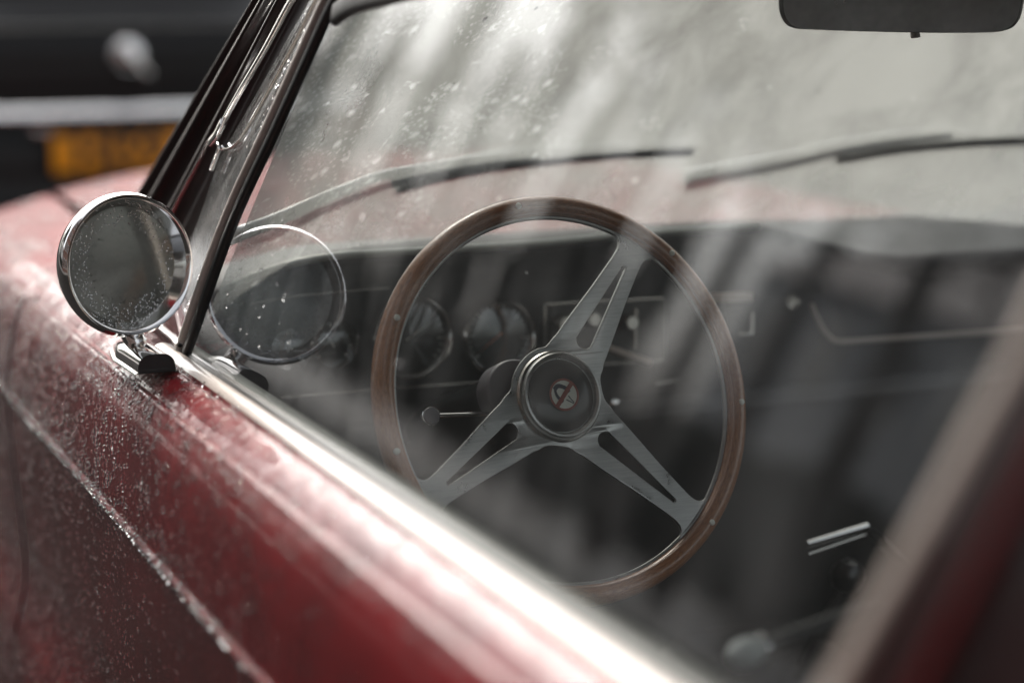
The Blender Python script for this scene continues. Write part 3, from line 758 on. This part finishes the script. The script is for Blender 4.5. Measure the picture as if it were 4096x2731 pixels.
# emblem: round white sign with red ring and slash over a dark curved mark
EH = .0128
def EP(u, v, k=0.): return HC+U_*(u+.0008)+V_*(v-.000)+N_*(EH+k)
def ring(r0_, r1_, k, n=56):
    if r0_ == 0: return [EP(r1_*math.cos(2*math.pi*i/n), r1_*math.sin(2*math.pi*i/n), k) for i in range(n)], [tuple(range(n))]
    V = [EP(r*math.cos(2*math.pi*i/n), r*math.sin(2*math.pi*i/n), k) for i in range(n) for r in (r0_, r1_)]
    return V, [(2*i, 2*i+1, 2*((i+1) % n)+1, 2*((i+1) % n)) for i in range(n)]
def band(pts, wd, k):
    p = catmull([(a, b, 0) for a, b in pts], 8); V = []; m_ = len(p)
    for i, q in enumerate(p):
        a = p[max(0, i-1)]; b = p[min(m_-1, i+1)]; dd = (b-a).normalized(); n2 = Vector((-dd.y, dd.x, 0))
        wv = wd[0]+(wd[1]-wd[0])*i/(m_-1) if isinstance(wd, tuple) else wd
        if isinstance(wd, tuple) and len(wd) == 3: wv = wd[1]+(wd[0]-wd[1])*abs(2*i/(m_-1)-1) 
        V += [EP((q+n2*wv).x, (q+n2*wv).y, k), EP((q-n2*wv).x, (q-n2*wv).y, k)]
    return V, [(2*i, 2*i+1, 2*i+3, 2*i+2) for i in range(m_-1)]
ER = .0162
pieces = [(0, ring(0, ER*.90, 0)), (1, ring(ER*.86, ER, .0003)),
          (2, band([(-.0092, .0062), (-.0085, .001), (-.006, -.0035), (-.002, -.0068)], (.0013, .0018), .0003)),
          (2, band([(-.0098, .0058), (-.006, .0090), (-.001, .0082), (.004, .0052), (.0062, .002)], (.0024, .0016), .00035)),
          (2, band([(.0045, -.0015), (.0066, -.005), (.0098, -.0088)], (.0006, .0005), .0003)), (2, band([(.0015, -.0052), (.005, -.0072), (.0094, -.0098)], (.0006, .0005), .0003)),
          (1, band([(-.0098, -.0108), (.0, -.0002), (.0100, .0105)], .0022, .0007))]
VV, FF, MI = [], [], []
for mi, (v_, f_) in pieces:
    k = len(VV); VV += v_; FF += [tuple(i+k for i in q) for q in f_]; MI += [mi]*len(f_)
obj('emblem', VV, FF, None, sw_, False, mats=['emblem_white', 'emblem_red', 'emblem_ink'], midx=MI)
# column, cowling and indicator stalk
ax = -N_
lathe('steering_column', [(.0, -.0), (.030, .0), (.033, .02), (.034, .05), (.040, .06), (.043, .075), (.043, .35)], HC-N_*.006, ax, 'black_gloss', car, 48)
lathe('column_cowl', [(.0, .0), (.030, .0), (.0315, .0015), (.0320, .006), (.031, .03)], at(2068, 1560, WC-N_*.05, N_), ax, 'cowl_grey', car, 64, label='grey round cowl behind the hub')
k0, k1 = at(1722, 1664, WC-N_*.06, N_), at(2000, 1655, WC-N_*.07, N_)
st = tube('indicator_stalk', [k0, k0.lerp(k1, .4), k1], .0028, 'chrome', car, 12)
lathe('stalk_knob', [(0, .006), (.005, .0056), (.0082, .004), (.0092, .001), (.0088, -.003), (.005, -.008), (0, -.009)], k0, N_, 'cowl_grey', st, 40)
lathe('stalk_collar', [(.0088, .0022), (.0097, .0018), (.0096, -.0005), (.0088, -.0008)], k0, N_, 'chrome', st, 40)

# ---- seats
def seat(cx, label):
    e = empty('seat', label=label); e.parent = car
    def cushion(name, c, sz, rot, pw=3.2):
        V = []; nu, nv = 28, 18
        for i in range(nu):
            a = 2*math.pi*i/nu
            for j in range(nv):
                b = -math.pi/2+math.pi*j/(nv-1)
                f = lambda q: math.copysign(abs(q)**(2/pw), q)
                V.append(Vector(c)+rot@Vector((sz[0]*f(math.cos(b))*f(math.cos(a)), sz[1]*f(math.cos(b))*f(math.sin(a)), sz[2]*f(math.sin(b)))))
        return obj(name, V, grid_faces(nu, nv, True), 'dark_leather', e)
    cushion('seat_cushion', (cx, -.45, .34), (.24, .27, .08), Matrix.Rotation(R(8), 3, 'X'))
    cushion('backrest', (cx, -.80, .60), (.235, .08, .27), Matrix.Rotation(R(18), 3, 'X'))
    return e
seat(-.37, 'driver seat in dark leather'); seat(.37, 'passenger seat in dark leather')
for st_ in [o for o in bpy.data.objects if o.name.startswith('seat') and o.type == 'EMPTY']:
    cx = -.37 if 'driver' in st_['label'] else .37
    sweep('seat_piping', [Vector((cx+.235*math.copysign(abs(math.cos(a))**.6, math.cos(a)), -.70-.10*math.sin(a), .62+.27*math.copysign(abs(math.sin(a))**.6, math.sin(a)))) for a in np.linspace(-.4, math.pi+.4, 30)], circ(.005, 8), 'cowl_grey', st_, (0, 1, 0))
# gear lever, handbrake, belt buckle
gl_ = tube('gear_lever', [(-.02, .12, .46), (-.01, .08, .55), (.0, .05, .60)], .006, 'chrome', car)
lathe('gear_knob', [(0, .02), (.01, .018), (.018, .008), (.02, 0), (.016, -.012), (.007, -.018)], (.0, .045, .61), (0, -.2, 1), 'black_gloss', gl_)
hb0, hb1 = atd(3225, 2175, 2.15), atd(3465, 2105, 2.20)
hb = tube('handbrake', [hb0, hb0.lerp(hb1, .5), hb1], .0042, 'chrome', car, 16, label='slim chrome handbrake grip', scale=[1, 1.15, 1.3])
tube('release_rod', [hb0+Vector((.002, 0, -.012)), hb1+Vector((0, 0, -.009))], .0028, 'worn_chrome', hb, 10)
tube('handbrake_shaft', [hb1+Vector((.0, 0, -.002)), hb1+Vector((.12, .03, -.10)), hb1+Vector((.14, .05, -.25))], .006, 'black_gloss', hb, 10)
b0, b1 = atd(2985, 2610, 1.45), atd(3560, 2400, 1.50)
bk = lathe('lever_knob_mount', [(0.0, .0), (.006, .0), (.0065, .12)], b0, (b1-b0), 'black_gloss', car, 20)
bk.name = 'seat_lever'; bk['label'] = 'dark seat lever with pale round knob'
lathe('lever_knob', [(0, -.016), (.006, -.0145), (.0105, -.008), (.0118, 0), (.0108, .007), (.0085, .012)], b0, (b1-b0), 'white_grip', bk, 32)
lathe('lever_collar', [(.0088, .012), (.0105, .0125), (.0105, .0155), (.0088, .016)], b0, (b1-b0), 'chrome', bk, 32)

# ---- rear-view mirror (upper right)
RN = Vector((-.42, -1, -.02)).normalized(); RP = atd(3600, 60, 1.95)
def onrm(px, py, off=0.): return at(px, py, RP+RN*off, RN)
ol = [(3115, 20), (3130, 80), (3170, 112), (3260, 120), (3600, 130), (3900, 132), (4020, 122), (4070, 85), (4090, 20), (4096, -60), (4060, -110), (3900, -130), (3300, -130), (3160, -110), (3125, -60)]
oc = catmull([onrm(*p) for p in ol], 5, True)
rm = slab('rear_view_mirror', oc, RN, .012, 'black_gloss', car, .003, True, label='rectangular interior rear-view mirror')
cc = sum(oc, Vector())/len(oc)
obj('mirror_glass', [p.lerp(cc, .03)+RN*.0065 for p in oc], [tuple(range(len(oc)))], 'cabin_mirror_silver', rm, False)
tube('dip_lever', [onrm(3660, 128, -.004), onrm(3662, 152, -.004)], .0048, 'cream_trim', rm, 12)
tube('mirror_stem', [onrm(3600, 0, -.01), onrm(3600, 0, -.01)+Vector((0, .04, .05)), Vector((onrm(3600, 0).x, .14, 1.285))], .006, 'chrome', rm)

# ---- door mirror
MC = atd(508, 1058, 1.973); MR = .0713
mn = Vector((.30, -1, .10)).normalized()
dm = empty('door_mirror', label='round chrome door mirror spotted with rain'); dm.parent = car
lathe('mirror_shell', [(MR*.90, .004), (MR*.93, .008), (MR*.97, .0085), (MR*1.0, .005), (MR*1.01, -.001), (MR*.99, -.008), (MR*.93, -.020), (MR*.80, -.034), (MR*.58, -.046), (MR*.3, -.053), (0, -.055)], MC, mn, 'chrome', dm, 96, sharp=60)
lathe('mirror_bezel', [(MR*.80, -.008), (MR*.86, -.001), (MR*.905, .0045)], MC, mn, 'chrome', dm, 96)
lathe('mirror_glass', [(0, -.0060), (MR*.4, -.0062), (MR*.82, -.0075)], MC, mn, 'mirror_silver', dm, 72)
# stalk and foot
foot = at(552, 1428, (0, 0, .8825), (0, 0, 1))
s0 = MC-mn*.022+Vector((0, 0, -MR*.80))
tube('mirror_stalk', [s0, s0.lerp(foot+Vector((0, .0, .02)), .6), foot+Vector((0, .0, .012))], .011, 'chrome', dm, 20)
f0, f1 = foot+Vector((-.004, .075, -.001)), at(628, 1478, (0, 0, .886), (0, 0, 1)); f1.z = .8855
nn = 26
def pod(wmax, hmax, z0, grow):
    V = []
    for i in range(nn):
        s = i/(nn-1); c_ = f0.lerp(f1, s); k = min(1, (s*2.2+.06))**.55; wd = wmax*k+grow; hh = hmax*(.45+.55*math.sin(min(1, s*1.5)*math.pi/2))
        for j in range(15):
            a = math.pi*j/14; V.append(c_+Vector((-wd*math.copysign(abs(math.cos(a))**.7, math.cos(a)), 0, hh*math.sin(a)**.6+z0)))
    return V
autosmooth(obj('mirror_foot', pod(.0185, .019, -.003, 0), grid_faces(nn, 15), 'chrome', dm), 45)
pv = pod(.0185, .019, -.003, -.0006)[-15:]
obj('foot_end', [p+Vector((0, .002, 0)) for p in pv], [tuple(range(15))], 'rubber', dm, False)
obj('mirror_gasket', pod(.0185, .004, -.004, .0030), grid_faces(nn, 15), 'worn_chrome', dm)

# ---- rain
def body_pt(k, y, P):
    a, b = P; q = bodyp(a, b, y); return q
def rain_body(n, y0, y1, ka, kb, rlo, rhi, fade=1., name='raindrops'):
    PP, NN, RR = [], [], []
    m_ = len(DOORP)-1
    for _ in range(n):
        y = y0+(y1-y0)*rng.random()**fade; k = ka+(kb-ka)*rng.random(); i = int(k*m_); f = k*m_-i
        a = DOORP[i]; b = DOORP[min(i+1, m_)]; x = lerp(a[0], b[0], f); z = lerp(a[1], b[1], f)
        if abs(y-.779) < .009: continue
        nx_, nz_ = -(b[1]-a[1])*-1, (b[0]-a[0])*-1
        nrm = Vector((-(a[1]-b[1]), 0, a[0]-b[0])); nrm = Vector((-(a[1]-b[1]), 0, (a[0]-b[0]))).normalized()
        if nrm.x > 0: nrm = -nrm
        if nrm.z < -.3: pass
        r_ = rlo+(rhi-rlo)*rng.random()**3
        PP.append(bodyp(x, z, y)); NN.append(nrm); RR.append(r_)
    return drops(name, PP, NN, RR, 'water', car)
def kof(z_): return min(range(len(DOORP)), key=lambda i: abs(DOORP[i][1]-z_))/(len(DOORP)-1)
rain_body(3000, -.75, 1.0, 0, kof(.855), .0007, .0028, .6)
rain_body(6500, -.60, 1.25, kof(.862), kof(.745), .0008, .0032, .55)
rain_body(5200, -.60, 1.4, kof(.74), kof(.50), .0005, .0018, .6)
rain_body(3800, .1, 1.6, kof(.50), kof(.22), .0008, .0030)
# on the mirror glass
e1 = Vector((0, 0, 1)).cross(mn).normalized(); e2 = mn.cross(e1); PP = []
for _ in range(900):
    while True:
        a, b = rng.uniform(-1, 1, 2)
        if a*a+b*b < 1 and (rng.random() < .55 or (abs(a+.75) < .12 or abs(a-.35) < .18 or b < -.4)): break
    PP.append(MC+e1*(a*MR*.8)+e2*(b*MR*.8)-mn*.0066)
drops('raindrops', PP, [tuple(mn)]*len(PP), rng.uniform(.0003, .0009, len(PP)), 'water', dm)
# on the edge of the pillar
PP, NN, RR = [], [], []
wv = (e1_ := (onwin(1023, 0, -.004)-onwin(548, 790, -.004)).normalized())
outd = wv.cross(WN).normalized()
if outd.y < 0: outd = -outd
for _ in range(380):
    s = rng.random(); hgt = rng.uniform(-.010, .001)
    PP.append(e0.lerp(e1, s)+WN*hgt); NN.append(outd+WN*.2); RR.append(rng.uniform(.0007, .0026))
for _ in range(500):
    s = rng.random(); k = rng.random()**1.3; i = min(len(rb)-1, int(k*len(rb)))
    PP.append(e0.lerp(e1, s).lerp(r0.lerp(r1, s), rb[i][0])+WN*(rb[i][1]*2.0-.0002)); NN.append(WN); RR.append(rng.uniform(.0004, .0013))
drops('raindrops', PP, [tuple(v) for v in NN], RR, 'water', pillar, flat=.7)
# on the windscreen and the near side window
PP, NN, RR = [], [], []
for _ in range(40):
    s = -1+1.2*rng.random()**2.2; tz = rng.random(); p = wsp(s, tz); n_ = wsn(s, tz)
    PP.append(p+n_*.0001); NN.append(n_); RR.append(.0006+.0026*rng.random()**3)
drops('raindrops', PP, [tuple(v) for v in NN], RR, 'water', bpy.data.objects['windscreen'])
PP, RR = [], []
for _ in range(110):
    x_ = 700+900*rng.random()**1.5; y_ = rng.uniform(40, 1500)
    if x_ < 722+(1400-y_)*.435+60: 
        if rng.random() < .5: y_ = 1385; x_ = rng.uniform(760, 1200); y_ = rng.uniform(900, 1400)
    if y_ > 1390+.73*(x_-720)-40 or x_ < 735+(1385-y_)*.435+20: continue
    PP.append(onwin(x_, y_, .0002)); RR.append(.0003+.0010*rng.random()**3)
for _ in range(420):
    s = rng.random(); t_ = rng.random(); a = lerp(q_a := 1330, 0, s)
    x_ = lerp(lerp(700, 1240, s), lerp(740, 1300, s), t_); PP.append(onwin(x_, a, -.0026)); RR.append(.0005+.0014*rng.random()**2)
drops('raindrops', PP, [tuple(WN)]*len(PP), RR, 'water', sw)

# ================================================================== BLACK CAR AHEAD
bc = empty('black_hatchback', (.12, 4.25, 0), label='black car parked ahead with chrome bar over its yellow rear plate', category='car')
BX, BY = .12, 4.25
def bbox_(name, c, s, mat, parent=bc, bev=.01, **k):
    return box(name, c, s, mat, parent, bev, **k)
def T(x, y, z): return (x, y, z)   # in the car's own frame
prof_b = [(0, .22), (-.10, .30), (-.12, .52), (-.06, .56), (-.04, .72), (0, .80), (.0, .95), (.05, 1.06), (.45, 1.42), (1.2, 1.48), (2.3, 1.42), (3.0, .98), (3.9, .85), (4.0, .5), (3.95, .22)]
pb = [(p[0], p[1]) for p in catmull([(a, b, 0) for a, b in prof_b], 5)]
V = []; nxb = 25
for i in range(nxb):
    s = -1+2*i/(nxb-1); e_ = abs(s)**6
    for a, b in pb:
        wx = .84 - (.16*max(0, (b-.9)/.5))
        V.append((s*wx, a+(.10*e_ if a < 1 else -.12*e_ if a > 3 else 0), b-.03*e_*(b > .9)))
F = grid_faces(nxb, len(pb))
F += [tuple(range(len(pb)))[::-1], tuple((nxb-1)*len(pb)+i for i in range(len(pb)))]
autosmooth(obj('body', V, F, 'black_paint', bc), 50)
obj('rear_window', [(-.56, .075, 1.09), (.56, .075, 1.09), (.50, .40, 1.385), (-.50, .40, 1.385)], [(0, 1, 2, 3)], 'pane_dark', bc, False)
for s in (-1, 1):
    for y in (.75, 3.2):
        wl = lathe('wheel', [(0, .1), (.18, .1), (.29, .1), (.31, .07), (.31, -.1), (0, -.1)], (s*.76, y, .31), (s, 0, 0), 'tyre', bc)
        lathe('rim', [(0, .112), (.16, .108), (.18, .1)], (s*.76, y, .31), (s, 0, 0), 'worn_chrome', wl, 24)
    bbox_('tail_light', (s*.70, -.005, .76), (.14, .06, .16), 'red_lens', bev=.02)
    obj('side_glass_panel', [(s*.752, .7, 1.0), (s*.752, 2.4, 1.0), (s*.70, 2.1, 1.36), (s*.70, .75, 1.36)], [(0, 1, 2, 3)], 'pane_dark', bc, False)
def onback(px, py, y=BY-.08): 
    p = at(px, py, (0, y, 0), (0, 1, 0)); return Vector((p.x-BX, p.y-BY, p.z))
zb = onback(400, 452).z
pts = catmull([(-.78, .04, zb), (-.60, -.075, zb), (0, -.095, zb-.004), (.60, -.075, zb), (.78, .04, zb)], 8)
sweep('chrome_bar', pts, circ(.028, 18, .026), 'chrome', bc)
# plate recess and plate
p0 = onback(205, 555); p1 = onback(925, 545); pz0, pz1 = onback(205, 545).z, onback(205, 690).z
yp = -.10; pc = ((p0.x+p1.x)/2, yp, (pz0+pz1)/2); pw = p1.x-p0.x; ph_ = abs(pz0-pz1)
plate = box('number_plate', pc, (pw, .006, ph_), 'plate_yellow', bc, .002, label='yellow rear number plate with dark letters')
def font_mesh(txt, size, mat, loc, parent, name='plate_lettering', sx=1.):
    fc = bpy.data.curves.new(name, 'FONT'); fc.body = txt; fc.size = size; fc.align_x = 'CENTER'; fc.align_y = 'CENTER'; fc.extrude = .0006; fc.offset = size*.034; fc.resolution_u = 3
    o = bpy.data.objects.new(name, fc); C.objects.link(o)
    me = bpy.data.meshes.new_from_object(o.evaluated_get(bpy.context.evaluated_depsgraph_get())); bpy.data.objects.remove(o)
    me.transform(Matrix.Translation(loc) @ Matrix.Rotation(R(90), 4, 'X') @ Matrix.Diagonal((sx, 1, 1, 1)))
    me.materials.clear(); me.materials.append(MATS[mat]); o = bpy.data.objects.new(name, me); C.objects.link(o); o.parent = parent; return o
font_mesh('HJ59 AR', ph_*1.25, 'plate_ink', (pc[0]+.030, yp-.0042, pc[2]-.002), plate, sx=1.05)
for s in (-1, 1):
    tube('boot_seam', [(s*.60, -.030, .72), (s*.60, .008, .80), (s*.60, .008, .95), (s*.585, .055, 1.05)], .005, 'rubber', bc, 6)
    box('plate_lamp', (pc[0]+s*.30, -.085, pz0+.018), (.05, .03, .018), 'worn_chrome', bc, .004)
# round chrome handle and boot crease
hp = onback(520, 232, BY-.04)
lathe('boot_handle', [(0, .028), (.018, .027), (.036, .020), (.047, .010), (.052, 0), (.052, -.03)], (hp.x, -.012, hp.z), (0, -1, 0), 'chrome', bc, 40)
tube('boot_handle_bar', [(hp.x-.02, -.045, hp.z+.03), (hp.x+.05, -.045, hp.z-.05)], .011, 'worn_chrome', bc, 12)
tube('boot_crease', catmull([(-.80, .035, 1.045), (-.4, .02, 1.055), (.4, .02, 1.055), (.80, .035, 1.045)], 6), .008, 'black_paint', bc, 8)

# ================================================================== STREET
def plane(name, x0, x1, y0, y1, z, mat, kind='structure'):
    o = obj(name, [(x0, y0, z), (x1, y0, z), (x1, y1, z), (x0, y1, z)], [(0, 1, 2, 3)], mat, None, False); o['kind'] = kind; return o
plane('ground', -300, 300, -300, 300, -.03, 'paving')
plane('road', -7.0, 1.35, -80, 120, 0.0, 'wet_asphalt')
for nm, x0, x1 in (('pavement', 1.35, 5.2), ('pavement', -11.0, -7.0)):
    o = box(nm, ((x0+x1)/2, 20, .045), (x1-x0, 200, .15), 'paving'); o['kind'] = 'structure'
for x in (1.28, -6.93):
    o = box('kerb', (x, 20, .05), (.14, 200, .15), 'kerb_stone', None, .01); o['kind'] = 'structure'

def house(x, y, wd, dp, h_, mat, label, face):
    """face: +1 looks towards +x, -1 towards -x"""
    e = empty('town_house', (x, y, 0), label=label, category='house', group='houses along the street')
    box('wall', (0, 0, h_/2), (dp, wd, h_), mat, e)
    rp = [(-dp/2-.2, h_+.005), (0, h_+wd*.32), (dp/2+.2, h_+.005)]
    V = [(a, yy, b) for yy in (-wd/2-.05, wd/2+.05) for a, b in rp]
    rf = obj('roof', V, [(0, 3, 4, 1), (1, 4, 5, 2), (0, 1, 2), (3, 5, 4), (0, 2, 5, 3)], 'roof_tile', e, False)
    box('chimney', (0, wd*.3, h_+wd*.32), (.6, .6, 1.1), mat, rf)
    nf = int(h_/2.8); nc = max(2, int(wd/1.9)); xf = face*(dp/2)
    for f in range(nf):
        for c in range(nc):
            yy = -wd/2+wd*(c+.5)/nc; zz = 1.5+f*2.8
            if f == 0 and c == 0:
                d_ = box('door', (xf+face*.02, yy, 1.1), (.06, 1.0, 2.2), 'render_dark', e); continue
            fr = box('window', (xf+face*.01, yy, zz), (.10, 1.05, 1.55), 'window_white', e)
            box('pane', (xf+face*.055, yy, zz), (.02, .90, 1.40), 'pane_dark', fr)
    return e
house(-24.5, 16.0, 9.0, 8, 5.2, 'render_pale', 'long low pale house across the street nearest the cars', 1)
house(-24.5, 28.0, 9.0, 8, 5.6, 'render_grey', 'grey rendered house across the street, second from the cars', 1)
house(-13.5, -14.0, 36.0, 9, 11.2, 'brick_wall', 'tall dark brick terrace standing directly across from the red car', 1)
house(9.3, 20.0, 8.0, 8, 6.0, 'brick_wall', 'brick house behind the near pavement ahead of the red car', -1)
house(9.3, 34.0, 8.0, 8, 8.4, 'render_grey', 'grey house on the near side further up the street', -1)

def tree(x, y, h_, cr, n, label, seed):
    r_ = np.random.default_rng(seed)
    e = empty('street_tree', (x, y, 0), label=label, category='tree', group='street trees')
    paths = [[Vector((0, 0, 0)), Vector((.05, .02, h_*.3)), Vector((-.03, .05, h_*.55)), Vector((.05, 0, h_*.9))]]
    L = []
    def tb(pts, r0, r1):
        p = catmull(pts, 4); fr = frames(p, Vector((.3, 1, .1))); V = []
        for i, (q, (s, u)) in enumerate(zip(p, fr)):
            rr = r0+(r1-r0)*i/(len(p)-1); V += [q+s*(a*rr)+u*(b*rr) for a, b in circ(1, 8)]
        return V, grid_faces(len(p), 8, False, True)
    L.append(tb(paths[0], .17, .03)); tips = []
    for k in range(26):
        z = h_*r_.uniform(.32, .85); a = r_.uniform(0, 6.28); ln = cr*r_.uniform(.6, 1.05)*(1.15-z/h_*.6)
        b = Vector((0, 0, z)); m_ = b+Vector((math.cos(a)*ln*.5, math.sin(a)*ln*.5, ln*.35)); t_ = b+Vector((math.cos(a)*ln, math.sin(a)*ln, ln*.8))
        L.append(tb([b, m_, t_], .055, .012)); tips += [m_, t_]
        for _ in range(3):
            q = m_.lerp(t_, r_.random()); d_ = Vector(r_.normal(0, 1, 3)).normalized()*ln*.35; L.append(tb([q, q+d_*.5, q+d_], .018, .005)); tips.append(q+d_)
    V, F = join_pd(L); obj('trunk', V, F, 'bark', e)
    tp = np.array([tuple(t_) for t_ in tips]); c_ = tp[r_.integers(0, len(tp), n)]+r_.normal(0, cr*.16, (n, 3))
    a_ = r_.normal(0, 1, (n, 3)); a_ /= np.linalg.norm(a_, axis=1)[:, None]; b_ = np.cross(a_, r_.normal(0, 1, (n, 3))); b_ /= np.linalg.norm(b_, axis=1)[:, None]
    s_ = r_.uniform(.05, .11, (n, 1)); V = np.stack([c_-a_*s_, c_+b_*s_*.6, c_+a_*s_, c_-b_*s_*.6], 1).reshape(-1, 3)
    obj('crown', V.tolist(), [(4*i, 4*i+1, 4*i+2, 4*i+3) for i in range(n)], 'leaf', e, False)
def poplar(yaw, dist, h_, rad, label, seed):
    """slim upright tree"""
    r_ = np.random.default_rng(seed); a = R(yaw); x, y = -.7+dist*math.sin(a), dist*math.cos(a)
    e = empty('poplar', (x, y, 0), label=label, category='poplar', group='row of slim poplars up the street')
    tube('trunk', [(0, 0, 0), (.04, .02, h_*.5), (0, 0, h_*.93)], .09, 'bark', e, 8)
    n = 3600; z = h_*(.12+.88*r_.random(n)); q_ = (z/h_-.12)/.88; prof = rad*np.minimum(1, q_*4+.2)**.6*(1-q_**3)**.6+.02
    aa = r_.uniform(0, 6.283, n); q = prof*(1-.5*r_.random(n)**2)*(1+.2*np.sin(aa*3+z*3)+.15*np.sin(z*6+aa))
    c_ = np.stack([q*np.cos(aa), q*np.sin(aa), z], 1)
    u_ = r_.normal(0, 1, (n, 3))+[0, 0, 1.2]; u_ /= np.linalg.norm(u_, axis=1)[:, None]; b_ = np.cross(u_, r_.normal(0, 1, (n, 3))); b_ /= np.linalg.norm(b_, axis=1)[:, None]
    s_ = r_.uniform(.07, .15, (n, 1)); V = np.stack([c_-u_*s_, c_+b_*s_*.5, c_+u_*s_, c_-b_*s_*.5], 1).reshape(-1, 3)
    obj('crown', V.tolist(), [(4*i, 4*i+1, 4*i+2, 4*i+3) for i in range(n)], 'conifer_leaf', e, False)
ORD = ['nearest', 'second', 'third', 'fourth', 'fifth', 'sixth', 'seventh', 'eighth', 'ninth', 'tenth']
for i, (yw, ds_, hh_, rr_) in enumerate([(-28.9, 19.5, 5.6, .24), (-27.0, 20.6, 6.6, .20), (-25.4, 22.0, 5.0, .30), (-23.4, 23.6, 7.2, .26), (-21.9, 25.5, 5.4, .22), (-20.2, 27.6, 7.0, .34),
                                         (-18.5, 30.0, 5.8, .26), (-17.0, 33.0, 7.6, .40), (-15.5, 37.0, 6.2, .34), (-14.2, 41.0, 7.8, .50)]):
    poplar(yw, ds_, hh_, rr_, 'slim poplar up the street, %s from the plane trees in its row' % ORD[i], 60+i)
tree(3.4, 15.0, 7.0, 2.0, 2600, 'street tree on the near pavement beyond the black car', 5)
tree(3.5, 26.0, 8.0, 2.3, 2200, 'street tree further along the near pavement', 6)
def canopy_tree(yaw, dist, z0, h_, cr, tr, n, label, seed):
    """street tree with a bare trunk and a wide dense crown"""
    r_ = np.random.default_rng(seed); a = R(yaw); x, y = -.7+dist*math.sin(a), dist*math.cos(a)
    e = empty('plane_tree', (x, y, 0), label=label, category='tree', group='plane trees across the street')
    L = []
    def tb(pts, r0, r1):
        p = catmull(pts, 4); fr = frames(p, Vector((.3, 1, .1))); V = []
        for i, (q, (s_, u)) in enumerate(zip(p, fr)):
            rr = r0+(r1-r0)*i/(len(p)-1); V += [q+s_*(c[0]*rr)+u*(c[1]*rr) for c in circ(1, 10)]
        return V, grid_faces(len(p), 10, False, True)
    j = r_.normal(0, .07, 6)
    L.append(tb([Vector((0, 0, 0)), Vector((j[0], j[1], z0*.5)), Vector((j[2], j[3], z0)), Vector((j[4], j[5], h_*.85))], tr, tr*.35)); tips = []
    for k in range(22):
        z = lerp(z0*.92, h_*.85, r_.random()); az = r_.uniform(0, 6.28); ln = cr*r_.uniform(.6, 1.0)
        b_ = Vector((0, 0, z)); t_ = b_+Vector((math.cos(az)*ln, math.sin(az)*ln, ln*.35)); m_ = b_.lerp(t_, .5)+Vector((0, 0, ln*.1))
        L.append(tb([b_, m_, t_], .05, .012)); tips += [m_, t_, m_.lerp(t_, .5)]
    V, F = join_pd(L); obj('trunk', V, F, 'bark', e)
    tp = np.array([tuple(t_) for t_ in tips]); c_ = tp[r_.integers(0, len(tp), n)]+r_.normal(0, cr*.20, (n, 3))*[1, 1, .8]
    a_ = r_.normal(0, 1, (n, 3)); a_ /= np.linalg.norm(a_, axis=1)[:, None]; b_ = np.cross(a_, r_.normal(0, 1, (n, 3))); b_ /= np.linalg.norm(b_, axis=1)[:, None]
    s_ = r_.uniform(.07, .15, (n, 1)); V = np.stack([c_-a_*s_, c_+b_*s_*.7, c_+a_*s_, c_-b_*s_*.7], 1).reshape(-1, 3)
    obj('crown', V.tolist(), [(4*i, 4*i+1, 4*i+2, 4*i+3) for i in range(n)], 'conifer_leaf', e, False)
canopy_tree(-31.4, 15.5, 3.9, 8.0, 1.9, .15, 4200, 'plane tree across the street, furthest up of its row', 11)
canopy_tree(-34.1, 13.8, 3.7, 7.6, 1.7, .13, 4200, 'plane tree across the street, second from the far end of its row', 12)
canopy_tree(-37.4, 12.6, 3.6, 7.6, 1.9, .16, 4200, 'plane tree across the street, third from the far end of its row', 13)
canopy_tree(-42.5, 12.2, 3.5, 7.6, 1.9, .15, 4200, 'plane tree across the street, nearest to the red car', 14)
# low hedge behind the far pavement
r_ = np.random.default_rng(5); n = 26000
c_ = np.stack([r_.uniform(-11.9, -11.2, n), r_.uniform(4, 30, n), r_.uniform(.05, 1.62, n)+.0], 1); c_[:, 2] *= 1+.06*np.sin(c_[:, 1]*2.3)+.05*np.sin(c_[:, 1]*.9)
u_ = r_.normal(0, 1, (n, 3)); u_ /= np.linalg.norm(u_, axis=1)[:, None]; b_ = np.cross(u_, r_.normal(0, 1, (n, 3))); b_ /= np.linalg.norm(b_, axis=1)[:, None]
s_ = r_.uniform(.05, .12, (n, 1)); V = np.stack([c_-u_*s_, c_+b_*s_*.6, c_+u_*s_, c_-b_*s_*.6], 1).reshape(-1, 3)
hg = obj('hedge', V.tolist(), [(4*i, 4*i+1, 4*i+2, 4*i+3) for i in range(n)], 'conifer_leaf', None, False)
hg['label'] = 'long low dark hedge behind the far pavement'; hg['category'] = 'hedge'
